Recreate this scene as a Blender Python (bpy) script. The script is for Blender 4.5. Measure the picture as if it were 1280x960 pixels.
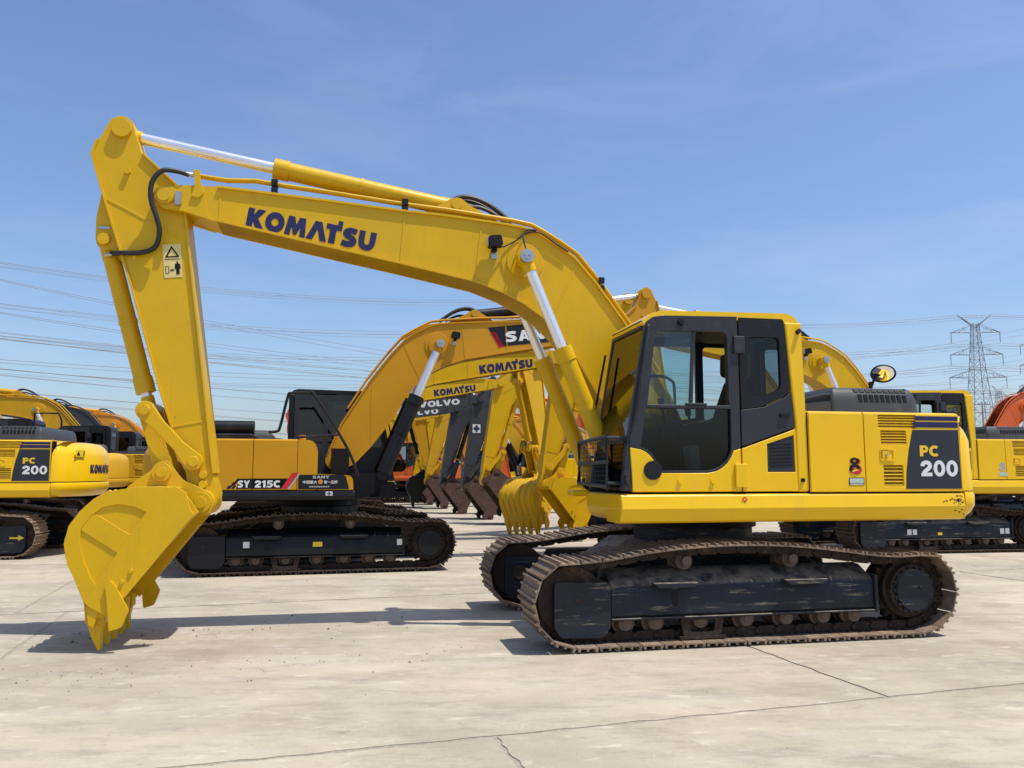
import bpy, bmesh, math, random
from mathutils import Vector, Matrix
from mathutils.geometry import tessellate_polygon
random.seed(7)
R = math.radians
for o in list(bpy.data.objects): bpy.data.objects.remove(o)
scn = bpy.context.scene
COL = scn.collection
# ------------------------------------------------------------------ camera, sky, sun, exposure
cam = bpy.data.cameras.new('camera'); camo = bpy.data.objects.new('camera', cam); COL.objects.link(camo)
camo.location = (0, 0, 1.5426); camo.rotation_euler = (R(90 + 6.213), 0, 0)
cam.sensor_width = 36; cam.lens = 1008.08 / 1280 * 36; cam.clip_start = .05; cam.clip_end = 3000
scn.camera = camo
SUN = Vector((.356, -.142, 1.0)).normalized()
elev = math.asin(SUN.z); azim = math.atan2(SUN.x, SUN.y)
w = bpy.data.worlds.new('World'); scn.world = w; w.use_nodes = True
N = w.node_tree.nodes; LK = w.node_tree.links; N.clear()
sky = N.new('ShaderNodeTexSky'); sky.sky_type = 'NISHITA'; sky.sun_disc = False
sky.sun_elevation = elev; sky.sun_rotation = azim; sky.altitude = 0; sky.air_density = 1.15; sky.dust_density = 1.5; sky.ozone_density = 6.0
bg = N.new('ShaderNodeBackground'); bg.inputs[1].default_value = .146
out = N.new('ShaderNodeOutputWorld')
tc = N.new('ShaderNodeTexCoord')
mp = N.new('ShaderNodeMapping'); mp.inputs['Scale'].default_value = (1.2, 1.2, 4.5); mp.inputs['Rotation'].default_value = (0, R(28), R(15))
n1 = N.new('ShaderNodeTexNoise'); n1.inputs['Scale'].default_value = 2.6; n1.inputs['Detail'].default_value = 7; n1.inputs['Roughness'].default_value = .55; n1.inputs['Distortion'].default_value = .6
rp = N.new('ShaderNodeValToRGB'); rp.color_ramp.elements[0].position = .46; rp.color_ramp.elements[1].position = .86
rp.color_ramp.elements[0].color = (0, 0, 0, 1); rp.color_ramp.elements[1].color = (.11, .11, .11, 1)
mx = N.new('ShaderNodeMix'); mx.data_type = 'RGBA'; mx.inputs['B'].default_value = (7.2, 7.6, 8.2, 1)
LK.new(tc.outputs['Generated'], mp.inputs[0]); LK.new(mp.outputs[0], n1.inputs['Vector']); LK.new(n1.outputs['Fac'], rp.inputs[0])
LK.new(rp.outputs[0], mx.inputs['Factor']); LK.new(sky.outputs[0], mx.inputs['A']); tn = N.new('ShaderNodeMix'); tn.data_type = 'RGBA'; tn.blend_type = 'MULTIPLY'; tn.inputs['Factor'].default_value = 1; tn.inputs['B'].default_value = (.99, .985, 1.04, 1); LK.new(mx.outputs['Result'], tn.inputs['A']); LK.new(tn.outputs['Result'], bg.inputs[0]); LK.new(bg.outputs[0], out.inputs[0])
sl = bpy.data.lights.new('sun', 'SUN'); sl.energy = 4.5; sl.angle = R(.55); sl.color = (1, .955, .88)
so = bpy.data.objects.new('sun', sl); COL.objects.link(so); so.rotation_euler = SUN.to_track_quat('Z', 'Y').to_euler(); so.location = (0, 0, 30)
vs = scn.view_settings; vs.view_transform = 'Standard'; vs.look = 'None'; vs.exposure = 0.12; vs.gamma = 1
# ------------------------------------------------------------------ materials
def mat(name, col, rough=.5, metal=0., var=.08, scale=3., bump=0., bscale=40., coat=0., spots=None, spot_amt=.5, spot_scale=(2, 2, 2), sthr=(.56, .72), chips=None, streak=None, topdust=0., spec=.5, perobj=False):
    m = bpy.data.materials.new(name); m.use_nodes = True
    nt = m.node_tree; p = nt.nodes['Principled BSDF']; L = nt.links.new
    p.inputs['Roughness'].default_value = rough; p.inputs['Metallic'].default_value = metal; p.inputs['Specular IOR Level'].default_value = spec
    if coat: p.inputs['Coat Weight'].default_value = coat; p.inputs['Coat Roughness'].default_value = .12
    c = nt.nodes.new('ShaderNodeTexCoord')
    n = nt.nodes.new('ShaderNodeTexNoise'); n.inputs['Scale'].default_value = scale; n.inputs['Detail'].default_value = 6; n.inputs['Roughness'].default_value = .65
    if perobj:
        oi = nt.nodes.new('ShaderNodeObjectInfo'); va = nt.nodes.new('ShaderNodeVectorMath'); va.operation = 'MULTIPLY_ADD'; va.inputs[1].default_value = (1, 1, 1)
        mr0 = nt.nodes.new('ShaderNodeMath'); mr0.operation = 'MULTIPLY'; mr0.inputs[1].default_value = 60; L(oi.outputs['Random'], mr0.inputs[0])
        L(c.outputs['Object'], va.inputs[0]); L(mr0.outputs[0], va.inputs[2]); L(va.outputs[0], n.inputs['Vector'])
    else: L(c.outputs['Object'], n.inputs['Vector'])
    r = nt.nodes.new('ShaderNodeValToRGB')
    r.color_ramp.elements[0].position = .3; r.color_ramp.elements[1].position = .7
    r.color_ramp.elements[0].color = tuple(x * (1 - var) for x in col) + (1,); r.color_ramp.elements[1].color = tuple(min(1, x * (1 + var)) for x in col) + (1,)
    L(n.outputs['Fac'], r.inputs[0]); src = r.outputs[0]
    if spots:
        mpn = nt.nodes.new('ShaderNodeMapping'); mpn.inputs['Scale'].default_value = spot_scale; L(c.outputs['Object'], mpn.inputs[0])
        s = nt.nodes.new('ShaderNodeTexNoise'); s.inputs['Scale'].default_value = 1; s.inputs['Detail'].default_value = 10; s.inputs['Roughness'].default_value = .72
        L(mpn.outputs[0], s.inputs['Vector'])
        mr = nt.nodes.new('ShaderNodeMapRange'); mr.inputs[1].default_value = sthr[0]; mr.inputs[2].default_value = sthr[1]; mr.inputs[4].default_value = spot_amt
        L(s.outputs['Fac'], mr.inputs[0])
        k = nt.nodes.new('ShaderNodeMix'); k.data_type = 'RGBA'; k.inputs['B'].default_value = spots + (1,)
        L(mr.outputs[0], k.inputs['Factor']); L(src, k.inputs['A']); src = k.outputs['Result']
    def layer(src, colr, scl, a, b_, amt, det=5):
        mpn = nt.nodes.new('ShaderNodeMapping'); mpn.inputs['Scale'].default_value = scl; L(c.outputs['Object'], mpn.inputs[0])
        s = nt.nodes.new('ShaderNodeTexNoise'); s.inputs['Scale'].default_value = 1; s.inputs['Detail'].default_value = det; s.inputs['Roughness'].default_value = .7; L(mpn.outputs[0], s.inputs['Vector'])
        mr = nt.nodes.new('ShaderNodeMapRange'); mr.inputs[1].default_value = a; mr.inputs[2].default_value = b_; mr.inputs[4].default_value = amt; L(s.outputs['Fac'], mr.inputs[0])
        k = nt.nodes.new('ShaderNodeMix'); k.data_type = 'RGBA'; k.inputs['B'].default_value = colr + (1,); L(mr.outputs[0], k.inputs['Factor']); L(src, k.inputs['A']); return k.outputs['Result'], mr.outputs[0], k
    if streak: src, _, _ = layer(src, streak, (7, 7, .7), .56, .74, .4, 8)
    if chips: src, _, _ = layer(src, chips, (23, 23, 23), .70, .735, .85, 3)
    if topdust:
        src2, fac, kk = layer(src, (.27, .215, .15), (7, 7, 7), .35, .6, topdust, 8)
        g = nt.nodes.new('ShaderNodeNewGeometry'); sx = nt.nodes.new('ShaderNodeSeparateXYZ'); L(g.outputs['Normal'], sx.inputs[0])
        m2 = nt.nodes.new('ShaderNodeMapRange'); m2.inputs[1].default_value = .35; m2.inputs[2].default_value = .8; L(sx.outputs['Z'], m2.inputs[0])
        mu = nt.nodes.new('ShaderNodeMath'); mu.operation = 'MULTIPLY'; L(fac, mu.inputs[0]); L(m2.outputs[0], mu.inputs[1]); L(mu.outputs[0], kk.inputs['Factor']); src = src2
    if perobj:
        sc_ = nt.nodes.new('ShaderNodeMapRange'); sc_.inputs[3].default_value = .72; sc_.inputs[4].default_value = 1.2; L(oi.outputs['Random'], sc_.inputs[0])
        km = nt.nodes.new('ShaderNodeVectorMath'); km.operation = 'SCALE'; L(src, km.inputs[0]); L(sc_.outputs[0], km.inputs['Scale']); src = km.outputs[0]
    L(src, p.inputs['Base Color'])
    rr = nt.nodes.new('ShaderNodeMapRange'); rr.inputs[3].default_value = max(.03, rough - .08); rr.inputs[4].default_value = min(1, rough + .1)
    L(n.outputs['Fac'], rr.inputs[0]); L(rr.outputs[0], p.inputs['Roughness'])
    if bump:
        b = nt.nodes.new('ShaderNodeTexNoise'); b.inputs['Scale'].default_value = bscale; b.inputs['Detail'].default_value = 8
        L(c.outputs['Object'], b.inputs['Vector'])
        bp = nt.nodes.new('ShaderNodeBump'); bp.inputs['Strength'].default_value = bump; bp.inputs['Distance'].default_value = .01
        L(b.outputs['Fac'], bp.inputs['Height']); L(bp.outputs[0], p.inputs['Normal'])
    return m
M = {}
DUST = (.42, .36, .27)
M['yel'] = mat('boom_yellow_paint', (.675, .405, .004), .36, spec=.3, var=.05, scale=2.2, bump=.05, bscale=9, spots=(.52, .34, .03), spot_amt=.45, spot_scale=(1.2, 3, 1.2), sthr=(.48, .75), chips=(.30, .17, .03), streak=(.42, .27, .05), topdust=.25)
M['body'] = mat('body_yellow_paint', (.86, .515, .003), .3, spec=.35, var=.03, scale=1.6, bump=.025, bscale=5, coat=.1, spots=(.62, .42, .05), spot_amt=.35, spot_scale=(3, 3, 1.0), sthr=(.5, .8), streak=(.6, .4, .07), topdust=.3)
M['ochre'] = mat('ochre_paint', (.60, .33, .012), .42, spec=.3, var=.05, spots=(.45, .3, .08), spot_amt=.3)
M['sany'] = mat('sany_yellow_paint', (.55, .265, .006), .4, spec=.3, var=.05, scale=2, spots=(.45, .27, .05), spot_amt=.3, spot_scale=(2, 2, 1))
M['orange'] = mat('orange_paint', (.62, .11, .012), .42, var=.06, spots=(.45, .16, .06), spot_amt=.3)
M['amber'] = mat('amber_paint', (.66, .27, .012), .42, var=.06, spots=(.45, .2, .06), spot_amt=.3)
M['volvo'] = mat('charcoal_paint', (.045, .05, .054), .45, spec=.35, var=.1, spots=(.15, .14, .12), spot_amt=.25)
M['teal'] = mat('teal_paint', (.03, .25, .27), .4, var=.08)
M['dark'] = mat('charcoal_trim', (.027, .030, .036), .42, spec=.35, var=.1, spots=(.13, .12, .1), spot_amt=.18, spot_scale=(6, 6, 6))
M['hood'] = mat('grey_hood', (.045, .049, .056), .5, spec=.35, var=.08, spots=(.16, .15, .13), spot_amt=.22, spot_scale=(5, 5, 5))
M['black'] = mat('black_rubber', (.006, .006, .007), .6, spec=.25, var=.15)
M['blackp'] = mat('black_paint', (.009, .010, .012), .38, spec=.3, var=.15, spots=(.1, .09, .08), spot_amt=.2)
M['frame'] = mat('track_frame_paint', (.017, .021, .028), .55, spec=.25, var=.18, scale=5, bump=.15, bscale=30, spots=(.34, .28, .18), spot_amt=.8, spot_scale=(2.6, 3, 24), sthr=(.57, .69), topdust=.9)
M['roll'] = mat('muddy_roller_steel', (.13, .09, .062), .7, var=.35, scale=10, bump=.4, bscale=50, spots=(.26, .19, .13), spot_amt=.7, spot_scale=(10, 10, 10))
M['shoe'] = mat('worn_track_steel', (.225, .16, .108), .6, spec=.4, perobj=True, metal=.1, var=.35, scale=14, bump=.4, bscale=60, spots=(.42, .35, .27), spot_amt=.7, spot_scale=(9, 9, 9))
M['rust'] = mat('rusty_steel', (.042, .027, .019), .8, spec=.25, var=.35, scale=12, bump=.4, bscale=50, spots=(.20, .12, .065), spot_amt=.7, spot_scale=(8, 8, 8))
M['bktbrown'] = mat('brown_worn_steel', (.085, .045, .032), .7, var=.3, scale=6, bump=.3, bscale=30, spots=(.2, .13, .09), spot_amt=.6, spot_scale=(5, 5, 5))
M['chrome'] = mat('chrome_rod', (.86, .87, .89), .22, metal=.7, var=.02)
M['steel'] = mat('zinc_fitting', (.5, .5, .48), .35, metal=.9, var=.1)
M['hose'] = mat('black_hose', (.018, .017, .016), .5, var=.2)
M['navy'] = mat('navy_print', (.006, .007, .075), .6, var=.04)
M['panel'] = mat('charcoal_decal', (.026, .030, .040), .45, spec=.3, var=.05)
M['white'] = mat('white_print', (.72, .72, .70), .45, var=.03)
M['yprint'] = mat('yellow_print', (.82, .52, .02), .4, var=.03)
M['cream'] = mat('cream_sticker', (.72, .58, .22), .5, var=.04)
M['ysticker'] = mat('yellow_sticker', (.80, .56, .03), .5, var=.04)
M['red'] = mat('red_print', (.55, .015, .02), .4, var=.05)
M['grey'] = mat('grey_print', (.42, .42, .42), .45, var=.05)
M['green'] = mat('pale_green_print', (.4, .56, .47), .45, var=.05)
M['seat'] = mat('seat_fabric', (.045, .03, .024), .9, var=.3, scale=20)
M['inter'] = mat('cab_interior_grey', (.05, .05, .053), .6, var=.1)
M['interl'] = mat('console_grey', (.13, .13, .125), .6, var=.1)
M['mirror'] = mat('mirror_glass', (.85, .86, .88), .02, metal=1, var=.0)
M['lens'] = mat('lamp_lens', (.5, .5, .5), .15, metal=.5, var=.05)
M['pylon'] = mat('hazed_galvanised_steel', (.24, .26, .29), .6, metal=.3, var=.1)  # steel grey lightened all over, distance haze put into the colour
M['wire'] = mat('wire_aluminium', (.20, .21, .23), .6, metal=.2, var=.05)
M['insul'] = mat('insulator_glass', (.14, .15, .16), .3, var=.05)
M['amberlens'] = mat('amber_lens', (.7, .25, .02), .25, var=.05)
M['concpole'] = mat('concrete_pole', (.32, .31, .29), .8, var=.1)
M['trunk'] = mat('tree_bark', (.09, .065, .045), .9, var=.3, scale=10)
M['leaf'] = mat('tree_leaves', (.055, .095, .03), .6, var=.45, scale=1.3)
M['bldg'] = mat('grey_sheet_wall', (.50, .52, .54), .6, var=.05)
M['bldgroof'] = mat('blue_grey_roof', (.22, .28, .36), .5, var=.05)
def glassmat(name, tint, refl=1.0, ior=1.6):
    m = bpy.data.materials.new(name); m.use_nodes = True; nt = m.node_tree; nt.nodes.clear(); L = nt.links.new
    t = nt.nodes.new('ShaderNodeBsdfTransparent'); t.inputs[0].default_value = tint + (1,)
    g = nt.nodes.new('ShaderNodeBsdfGlossy'); g.inputs['Roughness'].default_value = .02; g.inputs[0].default_value = (refl, refl, refl, 1)
    f = nt.nodes.new('ShaderNodeFresnel'); f.inputs[0].default_value = ior
    x = nt.nodes.new('ShaderNodeMixShader'); o = nt.nodes.new('ShaderNodeOutputMaterial')
    L(f.outputs[0], x.inputs[0]); L(t.outputs[0], x.inputs[1]); L(g.outputs[0], x.inputs[2]); L(x.outputs[0], o.inputs[0]); return m
M['glass'] = glassmat('tinted_cab_glass', (.52, .70, .68))
M['glassd'] = glassmat('dark_tinted_glass', (.20, .26, .26), ior=1.42)
M['tintb'] = glassmat('black_tinted_glass', (.02, .024, .03))
M['glassc'] = glassmat('clear_cab_glass', (.80, .86, .84))
# concrete (world coordinates so the yard reads as one pour)
def concrete(name, tone=1.):
    m = bpy.data.materials.new(name); m.use_nodes = True; nt = m.node_tree; p = nt.nodes['Principled BSDF']; L = nt.links.new; NN = nt.nodes.new
    g = NN('ShaderNodeNewGeometry')
    def noise(sc, det=8, rough=.6, stretch=(1, 1, 1), rot=0., dist=0.):
        mp = NN('ShaderNodeMapping'); mp.inputs['Scale'].default_value = stretch; mp.inputs['Rotation'].default_value = (0, 0, rot); L(g.outputs['Position'], mp.inputs[0])
        n = NN('ShaderNodeTexNoise'); n.inputs['Scale'].default_value = sc; n.inputs['Detail'].default_value = det; n.inputs['Roughness'].default_value = rough; n.inputs['Distortion'].default_value = dist
        L(mp.outputs[0], n.inputs['Vector']); return n.outputs['Fac']
    def rng(f, a, b, lo=0., hi=1.):
        r = NN('ShaderNodeMapRange'); r.inputs[1].default_value = a; r.inputs[2].default_value = b; r.inputs[3].default_value = lo; r.inputs[4].default_value = hi; L(f, r.inputs[0]); return r.outputs[0]
    def mix(f, a, b):
        k = NN('ShaderNodeMix'); k.data_type = 'RGBA'
        L(f, k.inputs['Factor'])
        for s, v in (('A', a), ('B', b)):
            if isinstance(v, tuple): k.inputs[s].default_value = tuple(x * tone for x in v) + (1,)
            else: L(v, k.inputs[s])
        return k.outputs['Result']
    c = mix(rng(noise(.35, 5, .6), .38, .62), (.475, .405, .298), (.33, .285, .218))
    c = mix(rng(noise(.8, 7, .65, (.6, 1.4, 1), R(-14), .4), .46, .62, 0, .6), c, (.30, .252, .186))
    c = mix(rng(noise(1.3, 8, .72, (.6, 1.3, 1), R(-12)), .48, .66, 0, .7), c, (.47, .42, .335))       # scrubbed paler streaks along the traffic
    c = mix(rng(noise(2.2, 10, .75, (.55, 1.5, 1), R(-12)), .50, .68, 0, .55), c, (.195, .17, .138))     # dark tyre and track smears
    c = mix(rng(noise(.9, 10, .8, (1, 1, 1), 0, .6), .58, .72, 0, .8), c, (.56, .52, .44))               # white cement blotches
    c = mix(rng(noise(.55, 9, .72, (1, .6, 1), .4), .55, .70, 0, .6), c, (.28, .20, .13))              # brown soil stains
    c = mix(rng(noise(3.2, 6, .6, (1, 2.4, 1), R(-14), .3), .60, .70, 0, .5), c, (.62, .57, .47))
    c = mix(rng(noise(6.5, 8, .75, (.8, 1.5, 1), R(-14)), .58, .70, 0, .5), c, (.17, .148, .12))
    c = mix(rng(noise(26, 4, .6), .62, .74, 0, .35), c, (.17, .15, .13))
    c = mix(rng(noise(34, 4, .6, (1, .5, 1), .5), .62, .74, 0, .35), c, (.6, .57, .5))
    L(c, p.inputs['Base Color']); p.inputs['Roughness'].default_value = .88
    b = NN('ShaderNodeBump'); b.inputs['Strength'].default_value = .5; b.inputs['Distance'].default_value = .012
    L(noise(18, 10, .7), b.inputs['Height']); L(b.outputs[0], p.inputs['Normal'])
    return m
M['conc'] = concrete('yard_concrete')
M['joint'] = mat('joint_grit', (.30, .26, .205), .95, var=.3, scale=30, bump=.5, bscale=80)
M['clod'] = mat('soil_clod', (.11, .07, .045), .95, var=.3, scale=30)

# ------------------------------------------------------------------ mesh helpers
def fillet(poly, r, n=4):
    out = []; k = len(poly)
    for i in range(k):
        p0, p1, p2 = Vector(poly[i - 1]), Vector(poly[i]), Vector(poly[(i + 1) % k])
        a, b = p0 - p1, p2 - p1
        rr = r[i] if isinstance(r, (list, tuple)) else r
        d = min(rr, a.length * .45, b.length * .45)
        if d < 1e-4: out.append(tuple(p1)); continue
        a = p1 + a.normalized() * d; b = p1 + b.normalized() * d
        for j in range(n + 1):
            t = j / n; out.append(tuple(a * (1 - t) ** 2 + p1 * 2 * t * (1 - t) + b * t * t))
    return out
def spline(pts, n=4):
    P = [Vector(p) for p in pts]; out = []
    for i in range(len(P) - 1):
        p0 = P[max(i - 1, 0)]; p1 = P[i]; p2 = P[i + 1]; p3 = P[min(i + 2, len(P) - 1)]
        for j in range(n):
            t = j / n
            out.append(tuple(.5 * ((2 * p1) + (p2 - p0) * t + (2 * p0 - 5 * p1 + 4 * p2 - p3) * t * t + (3 * p1 - p0 - 3 * p2 + p3) * t ** 3)))
    out.append(tuple(P[-1])); return out
def circ(cx, cz, r, n=16, a0=0., a1=360.):
    full = abs(a1 - a0) >= 360
    return [(cx + r * math.cos(R(a0 + (a1 - a0) * i / (n if full else n - 1))), cz + r * math.sin(R(a0 + (a1 - a0) * i / (n if full else n - 1)))) for i in range(n)]
class Strip(list): pass
class MB:
    def __init__(s): s.v = []; s.f = []
    def prism(s, outline, a0, a1, axis='y', holes=()):
        mk = {'y': lambda p, a: (p[0], a, p[1]), 'z': lambda p, a: (p[0], p[1], a), 'x': lambda p, a: (a, p[0], p[1])}[axis]
        loops = [list(outline)] + [list(h) for h in holes]
        flat = [p for l in loops for p in l]; n = len(flat); b = len(s.v)
        s.v += [mk(p, a0) for p in flat] + [mk(p, a1) for p in flat]
        if not holes and len(outline) <= 4: tris = [tuple(range(len(outline)))]
        else: tris = tessellate_polygon([[Vector((p[0], p[1], 0)) for p in l] for l in loops])
        for t in tris: s.f.append(tuple(b + i for i in t)); s.f.append(tuple(b + n + i for i in reversed(t)))
        k = b
        for l in loops:
            m = len(l)
            for i in range(m): j = (i + 1) % m; s.f.append((k + i, k + j, k + n + j, k + n + i))
            k += m
        return s
    def flat(s, outline, a, axis='y', holes=()):
        if isinstance(outline, Strip):
            b = len(s.v); n = len(outline); s.v += [(p[0], p[1], a) for p in outline]
            s.f += [(b + i, b + i + 1, b + n - 2 - i, b + n - 1 - i) for i in range(n // 2 - 1)]; return s
        mk = {'y': lambda p: (p[0], a, p[1]), 'z': lambda p: (p[0], p[1], a), 'x': lambda p: (a, p[0], p[1])}[axis]
        loops = [list(outline)] + [list(h) for h in holes]; b = len(s.v)
        s.v += [mk(p) for l in loops for p in l]
        for t in tessellate_polygon([[Vector((p[0], p[1], 0)) for p in l] for l in loops]): s.f.append(tuple(b + i for i in t))
        return s
    def box(s, x0, x1, y0, y1, z0, z1): return s.prism([(x0, z0), (x1, z0), (x1, z1), (x0, z1)], y0, y1)
    def strip(s, path, t, y0, y1):
        P = [Vector(p) for p in path]; off = []
        for i, p in enumerate(P):
            d = (P[min(i + 1, len(P) - 1)] - P[max(i - 1, 0)]).normalized(); off.append(tuple(p + Vector((-d.y, d.x)) * t))
        return s.prism([tuple(p) for p in P] + off[::-1], y0, y1)
    def ribbon(s, A, B, y0, y1):
        k = len(s.v); n = len(A)
        for y in (y0, y1): s.v += [(p[0], y, p[1]) for p in A] + [(p[0], y, p[1]) for p in B]
        for i in range(n - 1):
            for o in (0, 2 * n): s.f.append((k + o + i, k + o + i + 1, k + o + n + i + 1, k + o + n + i))
            for o in (0, n): s.f.append((k + o + i, k + o + i + 1, k + o + 2 * n + i + 1, k + o + 2 * n + i))
        for i in (0, n - 1): s.f.append((k + i, k + n + i, k + 3 * n + i, k + 2 * n + i))
        return s
    def cyl(s, p0, p1, r0, r1=None, n=18, cap=True):
        p0, p1 = Vector(p0), Vector(p1); r1 = r0 if r1 is None else r1
        q = (p1 - p0).to_track_quat('Z', 'Y'); b = len(s.v)
        for p, r in ((p0, r0), (p1, r1)):
            for i in range(n): a = 2 * math.pi * i / n; s.v.append(tuple(p + q @ Vector((r * math.cos(a), r * math.sin(a), 0))))
        for i in range(n): j = (i + 1) % n; s.f.append((b + i, b + j, b + n + j, b + n + i))
        if cap: s.f.append(tuple(b + i for i in reversed(range(n)))); s.f.append(tuple(b + n + i for i in range(n)))
        return s
    def tube(s, path, r, n=8, closed=False):
        P = [Vector(p) for p in path]; b = len(s.v); k = len(P); up = None
        for i, p in enumerate(P):
            d = (P[(i + 1) % k] - P[i - 1]) if closed else (P[min(i + 1, k - 1)] - P[max(i - 1, 0)])
            d.normalize()
            if up is None: up = Vector((0, 0, 1)) if abs(d.z) < .9 else Vector((1, 0, 0))
            u = (up - d * up.dot(d)); u.normalize(); v = d.cross(u); up = u
            for j in range(n): a = 2 * math.pi * j / n; s.v.append(tuple(p + (u * math.cos(a) + v * math.sin(a)) * r))
        for i in range(k if closed else k - 1):
            i2 = (i + 1) % k
            for j in range(n): j2 = (j + 1) % n; s.f.append((b + i * n + j, b + i * n + j2, b + i2 * n + j2, b + i2 * n + j))
        if not closed: s.f.append(tuple(b + j for j in reversed(range(n)))); s.f.append(tuple(b + (k - 1) * n + j for j in range(n)))
        return s
    def rings(s, rings, cap=True):
        b = len(s.v); n = len(rings[0])
        for r in rings: s.v += [tuple(p) for p in r]
        for k in range(len(rings) - 1):
            for i in range(n): j = (i + 1) % n; s.f.append((b + k * n + i, b + k * n + j, b + (k + 1) * n + j, b + (k + 1) * n + i))
        if cap:
            for k, rv in ((0, True), (len(rings) - 1, False)):
                idx = [b + k * n + i for i in range(n)]
                for t in tessellate_polygon([[Vector((p[0], p[1], 0)) for p in rings[k]]]): s.f.append(tuple(idx[i] for i in t))
        return s
    def bar(s, p0, p1, r): return s.cyl(p0, p1, r, n=4, cap=False)
    def mesh(s, name, angle=38, smooth=True):
        me = bpy.data.meshes.new(name); me.from_pydata(s.v, [], s.f); me.validate()
        bm = bmesh.new(); bm.from_mesh(me); bmesh.ops.recalc_face_normals(bm, faces=bm.faces); bm.to_mesh(me); bm.free()
        if smooth:
            me.polygons.foreach_set('use_smooth', [True] * len(me.polygons)); me.set_sharp_from_angle(angle=R(angle))
        return me
CACHE = {}
def part(name, m, parent, fn, key=None, loc=(0, 0, 0), rot=(0, 0, 0), bevel=0., seg=2, label=None, kind=None):
    k = (key, m.name) if key else None
    if k and k in CACHE: me = CACHE[k]
    else:
        b = fn if isinstance(fn, (MB, bpy.types.Mesh)) else fn()
        me = b.mesh(name, 12 if 'skirt' in name else 38) if isinstance(b, MB) else b
        me.materials.clear(); me.materials.append(m)
        if k: CACHE[k] = me
    o = bpy.data.objects.new(name, me); COL.objects.link(o); o.parent = parent; o.location = loc; o.rotation_euler = rot
    if bevel:
        bv = o.modifiers.new('bevel', 'BEVEL'); bv.width = bevel; bv.segments = seg; bv.limit_method = 'ANGLE'; bv.angle_limit = R(38); bv.harden_normals = True
    if label: o['label'] = label
    if kind: o['kind'] = kind
    return o
def thing(name, label, cat, group=None, loc=(0, 0, 0), rz=0.):
    o = bpy.data.objects.new(name, None); COL.objects.link(o); o.location = loc; o.rotation_euler = (0, 0, rz); o.empty_display_size = .3
    o['label'] = label; o['category'] = cat
    if group: o['group'] = group
    return o
# ------------------------------------------------------------------ lettering
def stroke(path, w):
    P = [Vector(p) for p in path]; l, r = [], []
    for i, p in enumerate(P):
        d = (P[min(i + 1, len(P) - 1)] - P[max(i - 1, 0)]).normalized(); q = Vector((-d.y, d.x)) * w / 2
        l.append(tuple(p + q)); r.append(tuple(p - q))
    return Strip(l + r[::-1])
def ell(cx, cy, rx, ry, n=28): return [(cx + rx * x, cy + ry * y) for x, y in circ(0, 0, 1, n)]
def st_(pts, w, n=4): return stroke(spline(pts, n), w)
KLET = [
    ([[(0, 0), (.31, 0), (.31, .34), (.50, 0), (.90, 0), (.54, .52), (.88, 1), (.50, 1), (.31, .68), (.31, 1), (0, 1)]], .86),
    ([ell(.48, .5, .48, .53), ell(.48, .5, .18, .20, 18)], .96),
    ([[(0, 0), (.29, 0), (.31, .50), (.46, .06), (.60, .06), (.76, .50), (.78, 0), (1.07, 0), (.97, 1), (.66, 1), (.535, .60), (.41, 1), (.10, 1)]], 1.05),
    ([[(0, 0), (.33, 0), (.53, .60), (.73, 0), (1.06, 0), (.70, 1), (.36, 1)]], .90),
    ([[(.20, 0), (.53, 0), (.53, .72), (.80, .72), (.80, 1.24), (.56, 1.24), (.56, 1), (0, 1), (0, .72), (.20, .72)]], .78),
    ([st_([(.74, .82), (.55, .86), (.30, .83), (.19, .70), (.28, .58), (.54, .46), (.65, .33), (.56, .18), (.32, .13), (.04, .18)], .31, 3)], .82),
    ([st_([(.16, 1), (.16, .60), (.18, .36), (.27, .20), (.45, .14), (.63, .20), (.72, .36), (.74, .60), (.74, 1)], .31, 3)], .90)]
_s2 = stroke(spline([(.12, .64), (.16, .80), (.34, .885), (.52, .82), (.575, .67), (.52, .54), (.40, .42), (.26, .31)], 4), .25)
_a, _b = _s2[len(_s2) // 2 - 1], _s2[len(_s2) // 2]
TWO = ([_s2, [_b, (.02, .17), (.02, 0), (.70, 0), (.70, .23), (max(_a[0], .36), .23), _a]], .72)
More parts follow.
